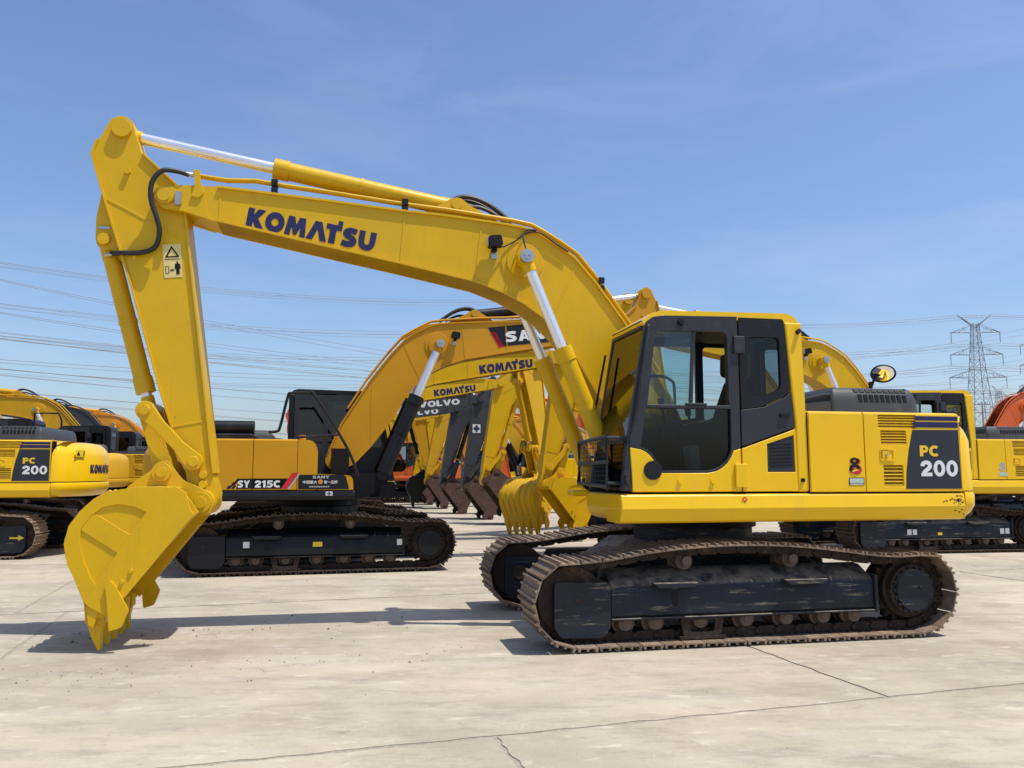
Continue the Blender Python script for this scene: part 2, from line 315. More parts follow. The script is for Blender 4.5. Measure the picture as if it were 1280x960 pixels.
GLY = {
 '0': ([ell(.36, .5, .36, .52), ell(.36, .5, .135, .29, 20)], .72),
 '8': ([ell(.36, .29, .36, .30), ell(.36, .29, .15, .12, 18), ell(.36, .79, .30, .205), ell(.36, .79, .12, .08, 18)], .72),
 '1': ([[(.16, 0), (.42, 0), (.42, 1), (.24, 1), (0, .86), (0, .66), (.16, .74)]], .46),
 '2': TWO,
 '4': ([[(.40, 0), (.66, 0), (.66, .20), (.78, .20), (.78, .41), (.66, .41), (.66, 1), (.36, 1), (0, .42), (0, .20), (.40, .20)]], .78),
 '5': ([[(.06, .46), (.10, 1), (.68, 1), (.68, .78), (.31, .78), (.30, .64), (.28, .46)], st_([(.18, .52), (.36, .56), (.54, .48), (.57, .31), (.48, .16), (.30, .11), (.03, .16)], .23)], .70),
 'P': ([[(0, 0), (.27, 0), (.27, 1), (0, 1)], st_([(.27, .885), (.45, .88), (.56, .78), (.56, .58), (.45, .47), (.27, .46)], .23)], .69),
 'C': ([st_([(.68, .80), (.52, .87), (.32, .85), (.17, .70), (.13, .50), (.17, .30), (.32, .15), (.52, .13), (.68, .20)], .26)], .72),
 'L': ([[(0, 0), (.62, 0), (.62, .24), (.28, .24), (.28, 1), (0, 1)]], .64),
 'S': ([st_([(.70, .80), (.50, .87), (.26, .84), (.15, .71), (.24, .58), (.50, .46), (.61, .32), (.52, .17), (.30, .12), (.03, .17)], .26)], .76),
 'A': ([[(0, 0), (.27, 0), (.33, .18), (.53, .18), (.59, 0), (.86, 0), (.56, 1), (.30, 1)], [(.38, .38), (.43, .64), (.48, .38)]], .86),
 'N': ([[(0, 0), (.25, 0), (.25, .58), (.52, 0), (.80, 0), (.80, 1), (.55, 1), (.55, .42), (.28, 1), (0, 1)]], .80),
 'Y': ([[(.30, 0), (.56, 0), (.56, .40), (.86, 1), (.57, 1), (.43, .64), (.29, 1), (0, 1), (.30, .40)]], .86),
 'V': ([[(.30, 0), (.58, 0), (.88, 1), (.60, 1), (.44, .36), (.28, 1), (0, 1)]], .86),
 'O': ([ell(.45, .5, .45, .52), ell(.45, .5, .19, .27, 20)], .90),
 'H': ([[(0, 0), (.26, 0), (.26, .39), (.52, .39), (.52, 0), (.78, 0), (.78, 1), (.52, 1), (.52, .61), (.26, .61), (.26, 1), (0, 1)]], .78),
 'I': ([[(0, 0), (.26, 0), (.26, 1), (0, 1)]], .26),
 'T': ([[(.24, 0), (.50, 0), (.50, .77), (.74, .77), (.74, 1), (0, 1), (0, .77), (.24, .77)]], .74),
 ' ': ([], .25)}
def bold2d(body, gap=.07):
    b = MB(); x = 0
    for ch in body:
        loops, adv = GLY[ch]; L2 = [type(l)([(p[0] + x, p[1]) for p in l]) for l in loops]
        if ch in '0OA': b.flat(L2[0], 0, 'z', L2[1:])
        elif ch == '8': b.flat(L2[0], 0, 'z', [L2[1]]); b.flat(L2[2], 0.0, 'z', [L2[3]])
        else:
            for l in L2: b.flat(l, 0, 'z')
        x += adv + gap
    return [(p[0] / (x - gap), p[1]) for p in b.v], b.f
def komatsu2d():
    b = MB(); x = 0
    for loops, adv in KLET:
        L2 = [type(l)([(p[0] + x, p[1]) for p in l]) for l in loops]; b.flat(L2[0], 0, 'z', L2[1:]); x += adv + .05
    return b.v, b.f, x - .05
TXT = {}
def text2d(body, off=.0, shear=0., spacing=1.):
    k = (body, off, shear, spacing)
    if k in TXT: return TXT[k]
    if all(ch in GLY for ch in body) and body != 'KOMATSU':
        TXT[k] = bold2d(body); return TXT[k]
    if body == 'KOMATSU' and not shear:
        v, f, wd = komatsu2d(); TXT[k] = ([(p[0] / wd, p[1]) for p in v], f); return TXT[k]
    c = bpy.data.curves.new('lettering', 'FONT'); c.body = body; c.size = 1; c.offset = off; c.shear = shear; c.space_character = spacing; c.resolution_u = 3
    o = bpy.data.objects.new('lettering', c); COL.objects.link(o)
    me = bpy.data.meshes.new_from_object(o.evaluated_get(bpy.context.evaluated_depsgraph_get()))
    v = [tuple(p.co[:2]) for p in me.vertices]; f = [tuple(p.vertices) for p in me.polygons]
    bpy.data.objects.remove(o); bpy.data.curves.remove(c); bpy.data.meshes.remove(me)
    x0 = min(p[0] for p in v); x1 = max(p[0] for p in v); y0 = min(p[1] for p in v); y1 = max(p[1] for p in v)
    TXT[k] = ([((p[0] - x0) / (x1 - x0), (p[1] - y0) / (y1 - y0)) for p in v], f); return TXT[k]
def decal(parent, m, name, td, o, wdt, hgt, side, y, ang=0., label=None):
    """flat print on a side plate: o = (x, z) of its lower left as read, side = +1 read from +y, -1 read from -y"""
    d = Vector((-1, 0)) if side > 0 else Vector((1, 0)); a = R(ang) * (-1 if side > 0 else 1)
    d = Vector((d.x * math.cos(a) - d.y * math.sin(a), d.x * math.sin(a) + d.y * math.cos(a)))
    n = Vector((d.y, -d.x)) if side > 0 else Vector((-d.y, d.x))
    b = MB(); yy = y + .003 * side
    b.v = [(o[0] + d.x * p[0] * wdt + n.x * p[1] * hgt, yy, o[1] + d.y * p[0] * wdt + n.y * p[1] * hgt) for p in td[0]]; b.f = td[1]
    me = bpy.data.meshes.new(name); me.from_pydata(b.v, [], b.f); 
    return part(name, m, parent, me, label=label)
SQ = ([(0, 0), (1, 0), (1, 1), (0, 1)], [(0, 1, 2, 3)])
def poly2d(pts, holes=()):
    b = MB().flat(pts, 0, 'z', holes); return ([p[:2] for p in b.v], b.f)
# ------------------------------------------------------------------ undercarriage
def track_path():
    idl = circ(1.69, .415, .365, 14, -90, 62); spr = circ(-1.67, .425, .375, 14, 112, 270)
    top = spline([idl[-1], (1.42, .765), (1.11, .815), (.74, .855), (.36, .875), (0, .877), (-.43, .855), (-.84, .81), (-1.25, .755), (-1.60, .78 if False else .745), spr[0]], 5)
    pts = idl + top[1:-1] + spr
    bot = [(-1.67 + (1.69 + 1.67) * i / 24, .05) for i in range(1, 24)]
    return pts + bot
def track_spots(n=46):
    P = [Vector(p) for p in track_path()]; P.append(P[0]); S = [0]
    for i in range(len(P) - 1): S.append(S[-1] + (P[i + 1] - P[i]).length)
    out = []; k = 0
    for i in range(n):
        def at(s):
            s %= S[-1]
            for q in range(len(S) - 1):
                if S[q + 1] >= s: t = (s - S[q]) / max(1e-6, S[q + 1] - S[q]); return P[q].lerp(P[q + 1], t)
            return P[-1]
        s = S[-1] * (i + .5) / n; h = S[-1] / n * .5
        a, b = at(s - h), at(s + h); c = (a + b) / 2; d = (b - a).normalized(); out.append((c, d))
    return out, S[-1] / n
SPOTS, PITCH = track_spots()
def shoe_mb(w=.3, T=None):
    # local frame: x along travel (counter-clockwise seen from -y), -z outwards
    b = MB(); h = PITCH / 2
    b.prism([(-h + .006, .0), (h - .004, .0), (h - .008, -.012), (-h + .002, -.012)], -w, w)
    for gx, gh in ((-h + .020, .023), (.0, .020), (h - .022, .023)):
        b.prism([(gx - .014, -.011), (gx + .014, -.011), (gx + .009, -.012 - gh), (gx - .009, -.012 - gh)], -w, w)
    return b
def link_mb():
    b = MB(); h = PITCH / 2
    for y in (-.085, .085):
        b.prism([(-h - .02, .005), (h + .02, .005), (h + .02, .05), (h - .03, .085), (-h + .03, .085), (-h - .02, .05)], y - .02, y + .02)
    b.cyl((-h, -.12, .045), (-h, .12, .045), .022, n=8)
    for bx in (-.035, .045):
        for y in (-.135, -.06, .06, .135): b.box(bx - .012, bx + .012, y - .012, y + .012, .0, .016)
    return b
def place2d(b, c, d, into):
    # rotate local x to d in the xz plane
    base = len(into.v)
    for x, y, z in b.v: into.v.append((c.x + d.x * x - d.y * z, y, c.y + d.y * x + d.x * z))
    into.f += [tuple(base + i for i in f) for f in b.f]
def chain_mb(with_shoes):
    o = MB(); L = link_mb(); S = shoe_mb()
    for c, d in SPOTS:
        # path runs idler up over top to the sprocket: travel vector d, outside is to the right of d
        place2d(L, c, d, o)
        if with_shoes: place2d(S, c, d, o)
    return o
def frame_mb(side):
    b = MB(); s = side
    y = lambda v: v * s
    prof = [(.90, .265), (1.27, .265), (1.29, .285), (1.29, .53), (1.275, .55), (1.08, .655), (.98, .665), (.90, .65)]
    b.prism([(p[0] * s, p[1]) for p in prof], 1.345, -1.24, 'x')
    b.box(1.345, -1.24, *sorted((y(.88), y(1.31))), .243, .262)
    for x0, x1 in ((.98, .56), (-.28, -.72)):
        b.prism([(x0, .568), (x1, .568), (x1 + .03, .522), (x0 - .05, .522)], *sorted((y(1.285), y(1.385))))
    b.box(-1.24, -1.275, *sorted((y(.9), y(1.315))), .235, .58)
    return b
def nose_mb(s):
    return MB().prism(fillet([(1.352, .575), (1.86, .578), (1.862, .20), (1.80, .115), (1.45, .105), (1.40, .125), (1.352, .2)], .035), *sorted((1.30 * s, .93 * s)))
def sprocket_mb(s):
    pts = []
    for i in range(21):
        a = 360 * i / 21
        for da, r in ((-6, .285), (-2.5, .335), (2.5, .335), (6, .285)): pts.append((-1.67 + r * math.cos(R(a + da)), .425 + r * math.sin(R(a + da))))
    b = MB().prism(pts, *sorted((1.06 * s, 1.13 * s)))
    b.cyl((-1.67, .9 * s, .425), (-1.67, 1.20 * s, .425), .27, n=32); b.cyl((-1.67, 1.2 * s, .425), (-1.67, 1.27 * s, .425), .235, n=32)
    return b
def cover_mb(s):
    b = MB().cyl((-1.67, 1.27 * s, .425), (-1.67, 1.315 * s, .425), .20, .193, n=32)
    for i in range(18): a = R(i * 20); x, z = -1.67 + .205 * math.cos(a), .425 + .205 * math.sin(a); b.cyl((x, 1.26 * s, z), (x, 1.30 * s, z), .018, n=6)
    b.cyl((-1.67 - .05, 1.30 * s, .45), (-1.67 - .05, 1.325 * s, .45), .02, n=6)
    return b
def idler_mb(s):
    b = MB().cyl((1.69, .97 * s, .415), (1.69, 1.0 * s, .415), .30, n=36).cyl((1.69, 1.20 * s, .415), (1.69, 1.23 * s, .415), .30, n=36)
    b.cyl((1.69, .98 * s, .415), (1.69, 1.22 * s, .415), .27, n=36); b.cyl((1.69, .88 * s, .415), (1.69, 1.29 * s, .415), .08); return b
ROLX = (1.2, .92, .49, .04, -.36, -.74, -1.06)
def roller_mb(s):
    b = MB().cyl((0, .93 * s, 0), (0, 1.18 * s, 0), .085, n=18)
    for y in (.96, 1.02, 1.14): b.cyl((0, y * s, 0), (0, (y + .04) * s, 0), .108, n=18)
    b.cyl((0, 1.18 * s, 0), (0, 1.245 * s, 0), .082, .066, n=14); b.cyl((0, 1.24 * s, 0), (0, 1.258 * s, 0), .03, n=8); b.box(-.05, .05, *sorted((1.16 * s, 1.25 * s)), -.015, .06)
    return b
def carrier_mb(s):
    b = MB().cyl((0, .95 * s, 0), (0, 1.20 * s, 0), .062, n=16)
    for y in (1.0, 1.15): b.cyl((0, y * s, 0), (0, (y + .035) * s, 0), .08, n=16)
    b.cyl((0, 1.2 * s, 0), (0, 1.24 * s, 0), .045, n=12); b.box(-.05, .05, *sorted((.9 * s, .99 * s)), -.14, .02); return b
def guard_mb(s):
    b = MB(); y0, y1 = sorted((1.262 * s, 1.285 * s))
    b.prism(fillet([(.32, .06), (.66, .06), (.70, .24), (.28, .24)], .02), y0, y1, holes=[fillet([(.38, .12), (.60, .12), (.62, .225), (.36, .225)], .015)])
    b.box(.27, .71, *sorted((1.25 * s, 1.295 * s)), .06, .085); return b
def car_body_mb():
    b = MB()
    b.prism([(1.0, .48), (1.15, .60), (.75, .84), (-.75, .84), (-1.15, .60), (-1.0, .48)], -.55, .55)
    for sx in (1, -1):
        for sy in (1, -1):
            b.prism([(sx * .15, .1 * sy), (sx * .62, .1 * sy), (sx * 1.05, .93 * sy), (sx * .55, .93 * sy)], .40, .63, 'z')
    b.cyl((0, 0, .80), (0, 0, .98), .62, n=40); return b
def undercarriage(root, flip=0., detail=2, shoe='shoe', chain='rust', frame='frame'):
    rz = math.pi if flip else 0.
    P = lambda n, m, k, fn, parent=root, **kw: part(n, M[m], parent, fn, key=k, **kw)
    P('car_body', frame, 'carbody', car_body_mb, rot=(0, 0, rz), bevel=.02)
    P('swing_bearing', 'black', 'swing', lambda: MB().cyl((0, 0, .98), (0, 0, 1.07), .66, n=40), rot=(0, 0, rz))
    for s in (1, -1):
        f = P('track_frame', frame, 'tf%d' % s, lambda: frame_mb(s), rot=(0, 0, rz), bevel=.008)
        P('idler_guard', frame, 'nose%d' % s, lambda: nose_mb(s), f, bevel=.012)
        P('guard_hole_shade', 'rust', 'nb%d' % s, lambda: MB().cyl((1.66, 1.29 * s, .43), (1.66, 1.306 * s, .43), .026, n=12), f)  # raised dark disc stands for the shade in a hole of the guard
        P('access_slot_shade', 'black', 'slot%d' % s, lambda: MB().prism(fillet([(.72, .35), (.78, .35), (.78, .475), (.72, .475)], .03), *sorted((1.28 * s, 1.293 * s))), f)  # black raised piece in place of a cut slot and its inner shade
        P('idler', 'rust', 'idl%d' % s, lambda: idler_mb(s), f)
        sp = P('sprocket', 'rust', 'spr%d' % s, lambda: sprocket_mb(s), f)
        P('final_drive_cover', frame, 'cov%d' % s, lambda: cover_mb(s), f, bevel=.006)
        P('roller_guard', 'rust', 'rg%d' % s, lambda: guard_mb(s), f)
        for x in ROLX: P('track_roller', 'roll', 'rol%d' % s, lambda: roller_mb(s), f, loc=(x, 0, .212))
        for x in (.61, -.455): P('carrier_roller', 'roll', 'car%d' % s, lambda: carrier_mb(s), f, loc=(x, 0, .735))
        c = P('track', chain, 'chain%d' % (detail > 1), lambda: chain_mb(detail <= 1), loc=(0, 1.1 * s * (-1 if flip else 1), 0), rot=(0, 0, rz))
        if detail > 1:
            for cc, d in SPOTS:
                P('track_shoe', shoe, 'shoe', shoe_mb, c, loc=(cc.x, 0, cc.y), rot=(0, -math.atan2(d.y, d.x), 0))
# ------------------------------------------------------------------ upper structure
def offset_poly(poly, d):
    n = len(poly); out = []
    for i in range(n):
        a, b, c = Vector(poly[i - 1]), Vector(poly[i]), Vector(poly[(i + 1) % n])
        e = (b - a).normalized() + (c - b).normalized(); e.normalize(); out.append((b.x - e.y * d, b.y + e.x * d))
    return out
def cw_plan():
    arc = [(-2.74 * math.cos(R(a)), 2.74 * math.sin(R(a))) for a in [-24 + 48 * i / 16 for i in range(17)]]
    # from y negative to positive around the tail, then corners forward
    pl = [(-2.245, -1.30), (-2.33, -1.32), (-2.42, -1.26)] + [p for p in arc] + [(-2.42, 1.26), (-2.33, 1.32), (-2.245, 1.30)]
    pl = [(-2.215, -1.355), (-2.30, -1.35), (-2.385, -1.29), (-2.44, -1.19)] + arc[1:-1] + [(-2.44, 1.19), (-2.385, 1.29), (-2.30, 1.35), (-2.215, 1.355)]
    return pl
def cw_mb():
    pl = cw_plan(); rings = []
    for z, d in ((1.36, .02), (1.365, .0), (1.85, .012), (1.95, .05), (2.03, .11), (2.08, .19), (2.10, .30)):
        q = offset_poly(pl, -d)
        rings.append([(min(p[0], -2.215), p[1], z) for p in q])
    return MB().rings(rings)
def cw_low_mb():
    pl = cw_plan(); rings = []
    for z, d in ((1.085, .15), (1.10, .09), (1.15, .03), (1.22, -.01), (1.32, -.012), (1.345, .0)):
        q = offset_poly(pl, -d); rings.append([(min(p[0], -2.235), p[1], z) for p in q])
    return MB().rings(rings)
def skirt_mb():
    b = MB()
    for s in (1, -1):
        prof = [(.95 * s, 1.085), (1.30 * s, 1.085), (1.335 * s, 1.10), (1.378 * s, 1.215), (1.362 * s, 1.325), (1.345 * s, 1.342), (.95 * s, 1.342)]
        b.prism(prof, 1.268 if s > 0 else .50, -2.225, 'x')
    return b
def deck_mb():
    b = MB().prism([(1.23, 1.345), (1.23, 1.28), (1.15, 1.13), (.9, 1.085), (-2.2, 1.085), (-2.2, 1.345)], .34, .945)
    b.prism([(.45, 1.345), (.45, 1.12), (-2.2, 1.085), (-2.2, 1.345)], -.945, .335)
    for yy in (-.46, .30): b.prism([(1.08, 1.50), (1.08, 1.38), (.75, 1.10), (.44, 1.10), (.44, 1.9), (.15, 1.9), (.15, 1.35), (.44, 1.5)], yy, yy + .06)
    return b
def nosebox_mb():
    return MB().prism(fillet([(1.236, 1.345), (1.262, 1.33), (1.275, 1.22), (1.235, 1.12), (1.16, 1.09), (1.0, 1.09), (1.0, 1.343)], .03), .33, 1.30)
VENTS = [((-1.325, 1.955), (-1.735, 2.085), 5), ((-1.345, 1.80), (-1.62, 1.935), 5), ((-1.362, 1.405), (-1.572, 1.605), 6)]
def gridplate(b, x0, x1, z0, z1, ya, yb, holes):
    xs = sorted({x0, x1, *[h[0] for h in holes], *[h[1] for h in holes]}); zs = sorted({z0, z1, *[h[2] for h in holes], *[h[3] for h in holes]})
    k = len(b.v); nz = len(zs); nn = len(xs) * nz
    for y in (ya, yb): b.v += [(x, y, z) for x in xs for z in zs]
    ok = lambda i, j: 0 <= i < len(xs) - 1 and 0 <= j < nz - 1 and not any(h[0] < (xs[i] + xs[i + 1]) / 2 < h[1] and h[2] < (zs[j] + zs[j + 1]) / 2 < h[3] for h in holes)
    I = lambda i, j, l: k + l * nn + i * nz + j
    for i in range(len(xs) - 1):
        for j in range(nz - 1):
            if not ok(i, j): continue
            for l in (0, 1): b.f.append((I(i, j, l), I(i + 1, j, l), I(i + 1, j + 1, l), I(i, j + 1, l)))
            for (di, dj, p, q) in ((-1, 0, (0, 0), (0, 1)), (1, 0, (1, 0), (1, 1)), (0, -1, (0, 0), (1, 0)), (0, 1, (0, 1), (1, 1))):
                if not ok(i + di, j + dj): b.f.append((I(i + p[0], j + p[1], 0), I(i + q[0], j + q[1], 0), I(i + q[0], j + q[1], 1), I(i + p[0], j + p[1], 1)))
def side_door_mb(x0, x1, holes=(), s=1):
    b = MB()
    gridplate(b, x0, x1, 1.355, 2.095, 1.33 * s, 1.36 * s, [(min(a[0], c[0]), max(a[0], c[0]), a[1], c[1]) for a, c, _ in holes])
    b.prism([(1.355 * s, 2.0951), (1.34 * s, 2.108), (1.30 * s, 2.115), (.5 * s, 2.115), (.5 * s, 2.0951)], x0, x1, 'x')
    return b
def louvre_mb(l, s):
    return MB().prism([(1.318 * s, .012), (1.352 * s, -.010), (1.356 * s, -.004), (1.322 * s, .018)], 0, -l, 'x')
# left window-side cab, traced in metres (x forward, z up)
CABX0 = -.565
def cab(root, paint, trim, detail, dark=False):
    GM = {'glass': 'tintb', 'glassd': 'tintb', 'glassc': 'tintb'} if dark else {}
    P = lambda n, m, k, fn, parent, **kw: part(n, M[GM.get(m, m)], parent, fn, key='cab_' + k, **kw)
    y1, y0 = 1.33, .38
    # base shell: roof + rear wall
    roof = fillet([(1.03, 2.90), (.93, 2.995), (.80, 3.02), (-.42, 3.04), (-.50, 3.01), (-.567, 2.92), (-.567, 2.86), (-.44, 2.94), (.86, 2.935), (.985, 2.87)], .02)
    c = P('cab', paint, 'roof', lambda: MB().prism(roof, y0 + .02, y1 - .002), root, bevel=.03, seg=3)
    P('rear_pillar', paint, 'rp', lambda: MB().prism([(-.395, 2.955), (-.567, 2.955), (-.58, 2.2), (-.585, 1.356), (-.475, 1.356), (-.47, 2.0), (-.445, 2.3)], 1.2, y1 + .008).prism([(-.47, 2.94), (-.567, 2.94), (-.575, 1.36), (-.475, 1.36)], y0, y0 + .1), c, bevel=.02)
    P('rear_wall', 'dark', 'rw', lambda: MB().prism([(y0 + .1, 1.36), (1.2, 1.36), (1.2, 2.93), (y0 + .1, 2.93)], -.56, -.53, 'x', holes=[fillet([(.55, 2.2), (1.14, 2.2), (1.14, 2.82), (.55, 2.82)], .06)]), c)
    P('rear_window', 'glass', 'rwg', lambda: MB().flat([(.5, 2.15), (1.18, 2.15), (1.18, 2.87), (.5, 2.87)], -.545, 'x'), c)
    # near side: door
    dw = fillet([(.992, 2.150), (.905, 2.80), (.86, 2.83), (.23, 2.845), (.197, 2.80), (.195, 2.150)], [.02, .05, .03, .06, .05, .02])
    low = spline([(.183, 1.80), (.196, 1.715), (.25, 1.632), (.335, 1.575), (.43, 1.553)], 4) + spline([(.85, 1.552), (.885, 1.562), (.905, 1.62), (.945, 1.69), (1.0, 1.738), (1.065, 1.765)], 4)
    lowf = spline([(.168, 1.738), (.186, 1.690), (.238, 1.618), (.330, 1.558), (.43, 1.536)], 4) + spline([(.85, 1.535), (.905, 1.55), (.924, 1.612), (.962, 1.676), (1.012, 1.722), (1.07, 1.748)], 4)
    lg = [(1.008, 2.118), (.180, 2.118)] + low
    dframe = [(1.17, 1.785), (.995, 2.905), (.925, 2.955), (.82, 2.972), (.092, 2.988), (.092, 1.765)] + lowf + [(1.17, 1.765)]
    P('door', 'dark', 'door', lambda: MB().prism(dframe, y1 - .06, y1 + .004, holes=[dw, lg]), c, bevel=.008)
    P('door_panel', paint, 'dpan', lambda: MB().prism([(1.165, 1.760)] + [(p[0], p[1] - .004) for p in lowf[::-1]] + [(.092, 1.758), (.092, 1.362), (1.145, 1.362)], y1 - .05, y1 + .006), c, bevel=.012)
    P('door_glass', 'glassd', 'dlg', lambda: MB().flat([(1.06, 2.135), (.15, 2.135), (.15, 1.53), (1.06, 1.53)], y1 - .03), c)
    P('sliding_window', 'glass', 'dsl', lambda: MB().flat([(1.0, 2.14), (.91, 2.86), (.50, 2.86), (.56, 2.14)], y1 - .022), c)
    P('sliding_window', 'glassc', 'dsl2', lambda: MB().flat([(.82, 2.14), (.80, 2.86), (.49, 2.86), (.53, 2.14)], y1 - .038), c)
    P('window_bar', 'dark', 'dbar', lambda: MB().prism([(.575, 2.15), (.545, 2.15), (.505, 2.845), (.53, 2.845)], y1 - .05, y1 - .018), c)
    P('window_sill', 'dark', 'dsill', lambda: MB().box(.19, 1.0, y1 - .06, y1 + .008, 2.12, 2.148).box(.42, .62, y1 - .02, y1 + .018, 2.148, 2.168), c, bevel=.004)
    # quarter window behind the door
    P('quarter_window', 'blackp', 'qwf', lambda: MB().prism(fillet([(.078, 2.982), (-.388, 2.982), (-.432, 2.30), (-.36, 2.24), (-.15, 2.15), (.07, 2.118)], [.01, .03, .05, .06, .06, .01]), y1 - .04, y1 + .002, holes=[fillet([(.0, 2.80), (-.335, 2.805), (-.338, 2.32), (-.12, 2.232), (-.0, 2.238)], .05)]), c, bevel=.004)
    P('window_pane', 'glassd', 'qwg', lambda: MB().flat([(.03, 2.83), (-.36, 2.83), (-.37, 2.25), (.03, 2.2)], y1 - .02), c)
    P('quarter_panel', 'dark', 'qp', lambda: MB().prism([(.08, 2.112), (-.15, 2.142), (-.36, 2.23), (-.438, 2.29), (-.462, 1.955), (.08, 1.77)], y1 - .05, y1 + .004), c, bevel=.008)
    P('door_handle', 'blackp', 'dh', lambda: MB().prism(fillet([(-.31, 2.05), (-.41, 2.05), (-.41, 2.085), (-.31, 2.085)], .015), y1, y1 + .028), c, bevel=.005)
    P('lower_panel', paint, 'lp', lambda: MB().prism([(.08, 1.755), (-.466, 1.94), (-.472, 1.362), (.08, 1.362)], y1 - .05, y1 + .007, holes=[[(-.173, 1.80), (-.446, 1.885), (-.452, 1.54), (-.172, 1.54)]]), c, bevel=.006)
    P('air_vent', 'dark', 'av', lambda: MB().prism([(-.176, 1.797), (-.443, 1.880), (-.449, 1.543), (-.175, 1.543)], y1 - .03, y1 - .002), c)
    if detail > 1:
        for i in range(7):
            z = 1.585 + i * .033
            P('vent_slat', 'black', 'vs', lambda: MB().prism([(-.20, 0), (-.425, .012), (-.425, .024), (-.20, .012)], y1 - .004, y1 + .003), c, loc=(0, 0, z))
    P('hinge', 'dark', 'hg', lambda: MB().box(.03, .14, y1, y1 + .03, 2.64, 2.80), c, bevel=.006)
    P('hinge', paint, 'hg2', lambda: MB().box(.04, .16, y1 + .004, y1 + .032, 1.40, 1.615), c, bevel=.006)
    P('door_lamp', 'blackp', 'dl', lambda: MB().cyl((.955, y1, 1.555), (.955, y1 + .018, 1.555), .085, n=24).cyl((.955, y1, 1.555), (.955, y1 + .02, 1.555), .065, n=24), c)
    P('roof_lamp', 'blackp', 'rl', lambda: MB().cyl((.655, y1, 2.915), (.655, y1 + .035, 2.915), .036, .025, n=14), c)
    # A pillars, windscreen, far side
    fp = lambda t: (1.192 - (t - 1.78) * .1737, t)
    P('front_pillar', 'dark', 'fpn', lambda: MB().prism([fp(1.80), fp(2.90), (fp(2.90)[0] - .04, 2.93), (1.13, 1.80)], y1 - .07, y1 - .005).prism([(1.195, 1.80), (1.245, 1.37), (1.155, 1.37), (1.135, 1.80)], y1 - .07, y1 - .004), c, bevel=.012)
    P('front_pillar', 'dark', 'fpf', lambda: MB().prism([fp(1.36), fp(2.92), (fp(2.92)[0] - .07, 2.93), (1.15, 1.36)], y0, y0 + .05), c, bevel=.008)
    P('windscreen', 'glassc', 'ws', lambda: MB().prism([(1.178, 1.84), (fp(2.88)[0] - .012, 2.88), (fp(2.88)[0] - .016, 2.88), (1.174, 1.84)], y0 + .05, y1 - .07), c)
    P('windscreen', 'glassd', 'ws2', lambda: MB().box(1.196, 1.20, y0 + .05, y1 - .07, 1.40, 1.80), c)
    P('windscreen_rail', 'dark', 'wr', lambda: MB().box(1.15, 1.205, y0 + .05, y1 - .07, 1.80, 1.84), c, bevel=.006)
    P('windscreen_rail', 'dark', 'wr2', lambda: MB().box(.96, 1.012, y0 + .05, y1 - .07, 2.86, 2.935), c, bevel=.006)
    P('far_wall', 'dark', 'fw', lambda: MB().prism([(1.13, 1.37), (1.13, 1.85), (.96, 2.93), (-.47, 2.94), (-.47, 1.37)], y0, y0 + .04, holes=[fillet([(1.04, 1.98), (.90, 2.83), (.10, 2.84), (.10, 1.98)], .05), fillet([(.02, 2.05), (.02, 2.84), (-.40, 2.84), (-.40, 2.05)], .05)]), c)
    P('far_window', 'glassc', 'fwg', lambda: MB().flat([(1.06, 1.95), (.92, 2.86), (-.43, 2.87), (-.43, 1.95)], y0 + .02), c)
    P('floor', 'inter', 'fl', lambda: MB().box(-.52, 1.15, y0 + .04, y1 - .06, 1.37, 1.40), c)
    if detail > 1:
        P('windscreen_wiper', 'black', 'wp', lambda: MB().tube([(1.22, .42, 1.95), (1.19, .42, 2.2), (1.09, .44, 2.72)], .012, 6), c)
        P('hand_grip', 'dark', 'hgp', lambda: MB().tube([(.93, 1.25, 2.92), (.98, 1.36, 2.86), (1.11, 1.37, 2.05), (1.12, 1.34, 1.98)], .014, 8), c)
        # seat and controls
        st = P('seat', 'seat', 'seat', lambda: MB().prism(fillet([(.42, 1.86), (.40, 1.98), (-.02, 1.94), (-.04, 1.82)], .05), .62, 1.10), c, bevel=.04, seg=3)
        P('seat_back', 'seat', 'sback', lambda: MB().prism(fillet([(.06, 1.92), (.0, 2.15), (-.12, 2.46), (-.22, 2.46), (-.20, 1.9)], .05), .62, 1.10), c, bevel=.05, seg=3)
        P('headrest', 'seat', 'shead', lambda: MB().prism(fillet([(-.02, 2.49), (-.03, 2.72), (-.14, 2.72), (-.15, 2.47)], .05), .72, 1.0), c, bevel=.04, seg=3)
        P('seat_base', 'inter', 'sbase', lambda: MB().box(-.05, .36, .66, 1.06, 1.40, 1.82), c, bevel=.02)
        P('console', 'interl', 'cons', lambda: MB().prism(fillet([(.55, 1.85), (.6, 2.02), (.1, 2.1), (.0, 1.75)], .05), .47, .6).prism(fillet([(.55, 1.85), (.6, 1.98), (.15, 2.06), (.1, 1.8)], .05), 1.12, 1.24), c, bevel=.02)
        P('control_lever', 'black', 'lev', lambda: MB().cyl((.50, .55, 2.0), (.53, .55, 2.16), .012).cyl((.53, .55, 2.16), (.55, .55, 2.28), .03, .035, n=10).cyl((.50, 1.18, 1.96), (.53, 1.18, 2.06), .012).cyl((.53, 1.18, 2.06), (.54, 1.18, 2.13), .026, .03, n=10).cyl((.85, .8, 1.4), (.72, .8, 1.95), .014).cyl((.85, .95, 1.4), (.72, .95, 1.95), .014), c)
        P('monitor', 'blackp', 'mon', lambda: MB().prism(fillet([(.93, 2.0), (.87, 2.0), (.84, 2.24), (.90, 2.24)], .01), .46, .66), c, bevel=.01)
        P('seat_cover', 'white', 'scv', lambda: MB().prism(fillet([(.50, 1.78), (.40, 1.80), (.38, 1.58), (.46, 1.52)], .03), .95, 1.1), c, bevel=.03)
